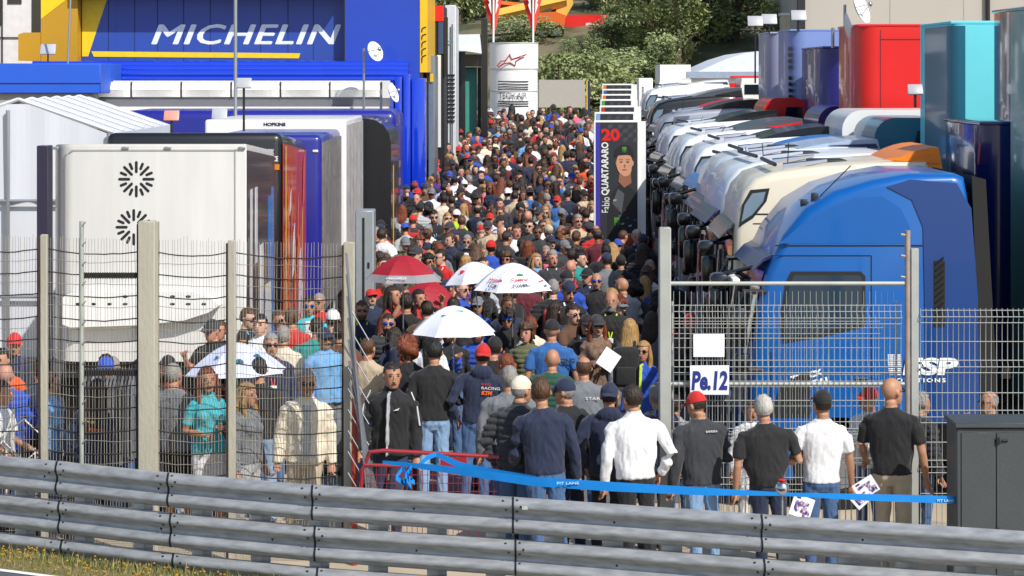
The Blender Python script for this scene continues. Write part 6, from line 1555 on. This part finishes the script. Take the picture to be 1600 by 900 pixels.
UW = mat('white_umbrella_nylon', 'dfe1ec', rough=.6, var=.04); UR = mat('dark_red_nylon', '9a1626', rough=.6); UG = mat('grey_nylon', '8a878c', rough=.6); UL = mat('lilac_white_nylon', 'c9cfe6', rough=.6, var=.05)
PG = mat('green_print', '12804a'); PR = mat('red_print', 'c81f2a')
umbrella(630, 398, 444, 30.6, .53, [UR, UG], True, 'dark red umbrella with a grey rim and white lettering', words=(('marcVDS', -8, .92, .035, .26, PW),))
umbrella(655, 436, 486, 33.0, .44, [UR, UG], False, 'second dark red umbrella behind the first and lower', tilt=(.1, .2))
umbrella(752, 408, 442, 31.6, .42, [UW, UW], False, 'white umbrella with a red bird like mark, left of the lettered one', words=(('o', -35, .6, .03, .07, PR),), tilt=(0, -.12))
umbrella(801, 410, 470, 30.2, .53, [UW, UW], False, 'large white umbrella with green emblem and red lettering', words=(('o', 18, .58, .022, .09, PG), ('Castrol', 14, .74, .05, .22, PR), ('POWER1', 14, .88, .045, .22, M_DARK), ('Honda', -34, .76, .05, .2, PR), ('LCR', -34, .9, .045, .13, M_DARK), ('Honda', 62, .8, .028, .12, PR), ('LCR', 62, .92, .03, .08, M_DARK)), tilt=(.03, .0))
umbrella(709, 477, 530, 26.6, .5, [UW, UW], False, 'plain white umbrella seen below the lettered ones', words=(('o', 25, .35, .012, .09, mat('turquoise_print', '3fb4b8')), ('o', -25, .5, .01, .07, PG)))
umbrella(372, 535, 584, 25.2, .56, [UL, UL], False, 'pale lilac umbrella behind the left wire fence', words=(('o', -30, .6, .03, .05, M_TEAL), ('o', 12, .7, .04, .1, M_TEAL), ('o', 50, .6, .03, .08, M_TEAL)), tilt=(.0, -.03))

# ---- clothes rack and folded frame behind the left fence
t = thing('clothes_rack', (PX(172, 24.3), 24.3, 0), 'clothes rack of grey jackets on hangers behind the wire fence', 'clothes rack'); k = 24.3 / F
zr = PZ(580, 24.3)
MB().box(-44 * k, 44 * k, -.015, .015, zr - .02, zr + .03).tube([(-42 * k, 0, 0), (-42 * k, 0, zr)], .015, seg=6).tube([(42 * k, 0, 0), (42 * k, 0, zr)], .015, seg=6).tube([(-44 * k, 0, PZ(668, 24.3)), (44 * k, 0, PZ(668, 24.3))], .01, seg=6).build('rail', mat('dark_steel_tube', '3c4046', metal=.6, rough=.4), t)
rc = random.Random(2)
for i in range(14):
    x = (-38 + i * 5.8) * k
    c = rc.choice(['grey', 'charcoal', 'light grey', 'grey', 'charcoal', 'orange' if i == 3 else 'grey'])
    w = rc.uniform(.012, .02)
    MB().add(g_rings([(x, 0, zr - .95 + rc.uniform(0, .1), w * 1.6, .2), (x, 0, zr - .5, w * 1.4, .21), (x, 0, zr - .14, w, .2), (x, 0, zr - .05, w * .5, .05)], seg=12)).build('hanging_jacket', CL[c], t)
t = thing('hand_cart', (PX(20, 23.3), 23.3, 0), 'white folding cart frame held at the left picture edge', 'cart'); k = 23.3 / F
def fq(px, py): return (PX(px, 23.3) - PX(20, 23.3), 0, PZ(py, 23.3))
MB().tube([fq(-10, 690), fq(38, 655), fq(75, 690), fq(38, 722), fq(5, 690), fq(22, 640)], .012, seg=6).build('frame', M_OFFW, t)
for px in (10, 55): 
    MB().tube([(fq(px, 0)[0] - .01, -.02, .15), (fq(px, 0)[0] + .01, .02, .15)], .14, seg=14).build('wheel', M_RUB, t)
    MB().tube([(fq(px, 0)[0], 0, .15), fq(px, 700)], .01, seg=5).build('strut', M_OFFW, t)

# ================================================================== CROWD (drawn one by one, each with its own look)
rc = random.Random(21)
top_w = ['black'] * 24 + ['navy'] * 14 + ['charcoal'] * 12 + ['grey'] * 6 + ['light grey'] * 3 + ['white'] * 7 + ['royal blue'] * 5 + ['sky blue'] * 2 + ['red'] * 6 + ['maroon'] * 3 + ['beige'] * 5 + ['cream'] * 4 + ['olive'] * 3 + ['dark green'] * 2 + ['teal'] + ['orange'] * 2 + ['yellow green'] + ['pink'] + ['brown'] * 3 + ['mid blue'] * 4 + ['purple']
bodies = []
for fem in (False, True):
    for (tp_, L_, R_, wk, yw, nd) in (('jacket', 'down', 'down', .3, 0, 0), ('jacket', 'pocket', 'down', 0, 20, 0), ('long', 'chest', 'belly', 0, 0, 12), ('long', 'swing_f', 'swing_b', .5, 0, 0), ('tee', 'down', 'down', .3, -20, 0),
                                  ('tee', 'phone', 'belly', 0, 0, 8), ('jacket', 'chest', 'down', 0, 25, 0), ('puffer', 'pocket', 'pocket', 0, -15, 0)):
        if fem and tp_ == 'tee' and wk: continue
        bodies.append(dict(fem=fem, top=tp_, L=L_, Rr=R_, walk=wk, yaw=yw, nod=nd))
def lane(D):
    t = (D - 24) / 61
    xl = -1.95 - 1.1 * min(1, max(0, (D - 30) / 26)) if D < 66 else -3.05 + (D - 66) * .042
    xr = 2.2 + .3 * min(1, t * 2)
    if 46.5 < D < 52: xr = 1.6
    if D >= 52: xr = 1.8 + (D - 52) * .03
    return xl, xr
def clear(x, y, d=.46):
    for (a, b) in PLACED:
        if (a - x) ** 2 + ((b - y) * .9) ** 2 < d * d: return False
    return True
spots = []
tries = 0
dens = 0
while len(spots) < 490 and tries < 90000:
    tries += 1
    u = rc.random(); D = 28.3 + (84.5 - 28.3) * u
    xl, xr = lane(D); x = rc.uniform(xl, xr)
    if D < 30 and x < -1.0 and False: continue
    px = 800 + x * F / D
    if D > 84.5 and (755 < px < 850): continue
    if 990 < px < 1012 and 45 < D < 52: continue
    if D < 38 and min((a_ - x) ** 2 + (b_ - D) ** 2 for a_, b_ in PLACED[:80]) < .42: continue
    if clear(x, D, rc.choice([.46, .54, .64]) if D > 52 else rc.choice([.56, .66, .8])): spots.append((x, D)); PLACED.append((x, D))
for k in range(20):   # visitors behind the left fence, under the trailer row
    for q in range(40):
        px = rc.uniform(-10, 540); D = rc.uniform(24.4, 25.5) if px < 330 else rc.uniform(27.8, 29.9); x = PX(px, D)
        if clear(x, D, .5): spots.append((x, D)); PLACED.append((x, D)); break
spots.sort(key=lambda s: s[1])
print('CROWD SPOTS', len(spots), 'explicit', len(PEOPLE))
def hair_pick(fem):
    if fem: return rc.choice(['long', 'long', 'verylong', 'ponytail', 'bun', 'curly']), rc.choice(['dark brown', 'dark brown', 'brown', 'brown', 'blond', 'black', 'auburn'])
    return rc.choice(['short'] * 7 + ['cropped'] * 4 + ['receding', 'none']), rc.choice(['dark brown', 'dark brown', 'dark brown', 'black', 'brown', 'grey'])
hn = {'long': 'long {} hair', 'verylong': 'very long {} hair', 'ponytail': '{} ponytail', 'bun': '{} hair in a bun', 'curly': 'curly {} hair', 'short': 'short {} hair', 'cropped': 'cropped {} hair', 'receding': 'receding {} hair', 'none': 'bald head'}
tn = {'jacket': 'jacket', 'long': 'long sleeved top', 'tee': 'tee', 'puffer': 'quilted jacket'}
def zone(x, D):
    px = 800 + x * F / D
    if px < 545: return 'behind the wire fence at left'
    dz = 'near the umbrellas' if D < 31 else 'just behind the umbrellas' if D < 38 else 'before the portrait banner' if D < 48 else 'level with the banners' if D < 62 else 'towards the white tower' if D < 76 else 'at the hill end'
    lr = 'left side' if x < -.9 else 'middle' if x < .7 else 'right side'
    return dz + ', ' + lr
used = set(o['label'] for o in PEOPLE)
NIND = 300 - len(PEOPLE)
far_spots = spots[NIND:]
for i, (x, D) in enumerate(spots[:NIND]):
    for att in range(200):
        b = dict(rc.choice(bodies)); fem = b['fem']; tc_ = rc.choice(top_w); ha, hc_ = hair_pick(fem)
        cap = rc.choice([None] * 17 + ['black', 'black', 'navy', 'navy', 'red', 'white', 'royal blue', 'grey', 'navy', 'charcoal', 'charcoal']) if not fem or rc.random() < .3 else None
        if b['top'] == 'jacket' and tc_ == 'yellow green' and rc.random() < .7: continue
        away = rc.random() < .52; face = (180 if away else 0) + rc.gauss(0, 26); gl_ = (not away) and rc.random() < .5
        hd = (cap + ' cap') if cap else hn[ha].format(hc_)
        lab = f"person in {tc_} {tn[b['top']]} with {hd}{' and sunglasses' if gl_ else ''}, {'back turned' if away else 'facing camera'}, {zone(x, D)}"
        if len(lab.split()) > 16: lab = lab.replace(', back turned', '').replace(' and sunglasses', '').replace(', facing camera', '')
        if lab not in used and len(lab.split()) <= 16: break
    used.add(lab)
    bot = rc.choice(['blue jeans', 'blue jeans', 'dark jeans', 'black trousers', 'light jeans', 'beige trousers', 'grey trousers'])
    o = person(x, D, face, lab, h=rc.gauss(1.66 if fem else 1.76, .055), topc=tc_, botc=bot, hair=ha, hairc=hc_, cap=cap, capback=rc.random() < .15, glasses=gl_, skin=rc.choice([0, 0, 1, 1, 2, 2, 3]), shoe=rc.randrange(4),
               lanyard=rc.choice(['sky blue', 'red', 'yellow green', 'white']) if (not away and rc.random() < .3) else None, accent='white', group='people in the crowded lane', **b)
    PLACED.pop()
    if away and D < 50 and rc.random() < .12:
        backpack(800 + x * F / D, 0, D, face, rc.choice(['black', 'charcoal', 'navy', 'red']), '', zt=gz(D) + 1.44)
        bt_ = bpy.data.objects[-1] if False else [q for q in COL.objects if q.name.startswith('backpack')][-1]
        bt_.location.x = x + .13 * sin(-R(face)) * 1; bt_.location.y = D + .13 * cos(R(face)); bt_['label'] = 'backpack on the ' + ' '.join(lab.replace(',', '').split()[0:13])
# the farthest people as one mass, built from light versions of the same figures
if far_spots:
    rf_ = random.Random(5)
    keys = list(CL.values()) + list(HAIR.values()) + SK + [JE['blue jeans'], JE['light jeans'], JE['dark jeans'], SHOE[0], M_EYE, M_LIP, M_SUN]
    ki = {m.name: i for i, m in enumerate(keys)}
    def lite(me, ratio):
        o = bpy.data.objects.new('tmp', me); COL.objects.link(o); md = o.modifiers.new('d', 'DECIMATE'); md.ratio = ratio
        dg = bpy.context.evaluated_depsgraph_get(); m2 = bpy.data.meshes.new_from_object(o.evaluated_get(dg)); bpy.data.objects.remove(o)
        r_ = ([tuple(v.co) for v in m2.vertices], [tuple(p.vertices) for p in m2.polygons], [p.material_index for p in m2.polygons]); bpy.data.meshes.remove(m2); return r_
    LB = []
    for b in bodies: me_, HM_, _ = body_mesh(**b); LB.append((lite(me_, .12), HM_, b))
    LH = {k: lite(headgear(k), .5 if k in ('curly',) else 1) for k in ('short', 'cropped', 'receding', 'long', 'verylong', 'ponytail', 'bun', 'cap', 'sunglasses')}
    mb = MB()
    def put(g3, M, remap):
        o = len(mb.v); mb.v += [tuple(M @ Vector(v)) for v in g3[0]]; mb.f += [tuple(i + o for i in f) for f in g3[1]]; mb.m += [remap[i] for i in g3[2]]
    for (x, D) in far_spots:
        g3, HM_, b = rf_.choice(LB); fem = b['fem']
        f_ = rf_.choice([0, pi]) + rf_.gauss(0, .45); k = rf_.gauss(1.66 if fem else 1.75, .06) / 1.75
        M = Matrix.Translation((x, D, gz(D))) @ Matrix.Rotation(f_, 4, 'Z') @ Matrix.Scale(k, 4)
        tc_ = CL[rf_.choice(top_w)].name; bc = rf_.choice(['blue_denim', 'dark_denim', 'light_denim', 'black_cloth', 'beige_cloth', 'grey_cloth'])
        put(g3, M, [ki[rf_.choice(SK).name], ki[tc_], ki[bc], ki['black_shoe'], ki['white_cloth'], ki['eye_shade'], ki['lips']])
        ha = rf_.choice(['long', 'verylong', 'ponytail', 'bun'] if fem else ['short', 'short', 'short', 'cropped', 'cropped', 'receding'])
        hc_ = rf_.choice(['dark brown', 'dark brown', 'black', 'brown', 'blond', 'auburn'] if fem else ['dark brown', 'dark brown', 'dark brown', 'black', 'black', 'brown', 'grey'])
        put(LH[ha], M @ HM_, [ki[HAIR[hc_].name]])
        if rf_.random() < .25: put(LH['cap'], M @ HM_, [ki[CL[rf_.choice(['black', 'black', 'navy', 'navy', 'red', 'white', 'royal blue', 'charcoal'])].name]])
        if rf_.random() < .35: put(LH['sunglasses'], M @ HM_, [ki['sunglass_black']])
    struct(mb.build('far_crowd', keys, fix=False, angle=70), 'stuff', 'mass of the farthest people at the hill end of the lane')
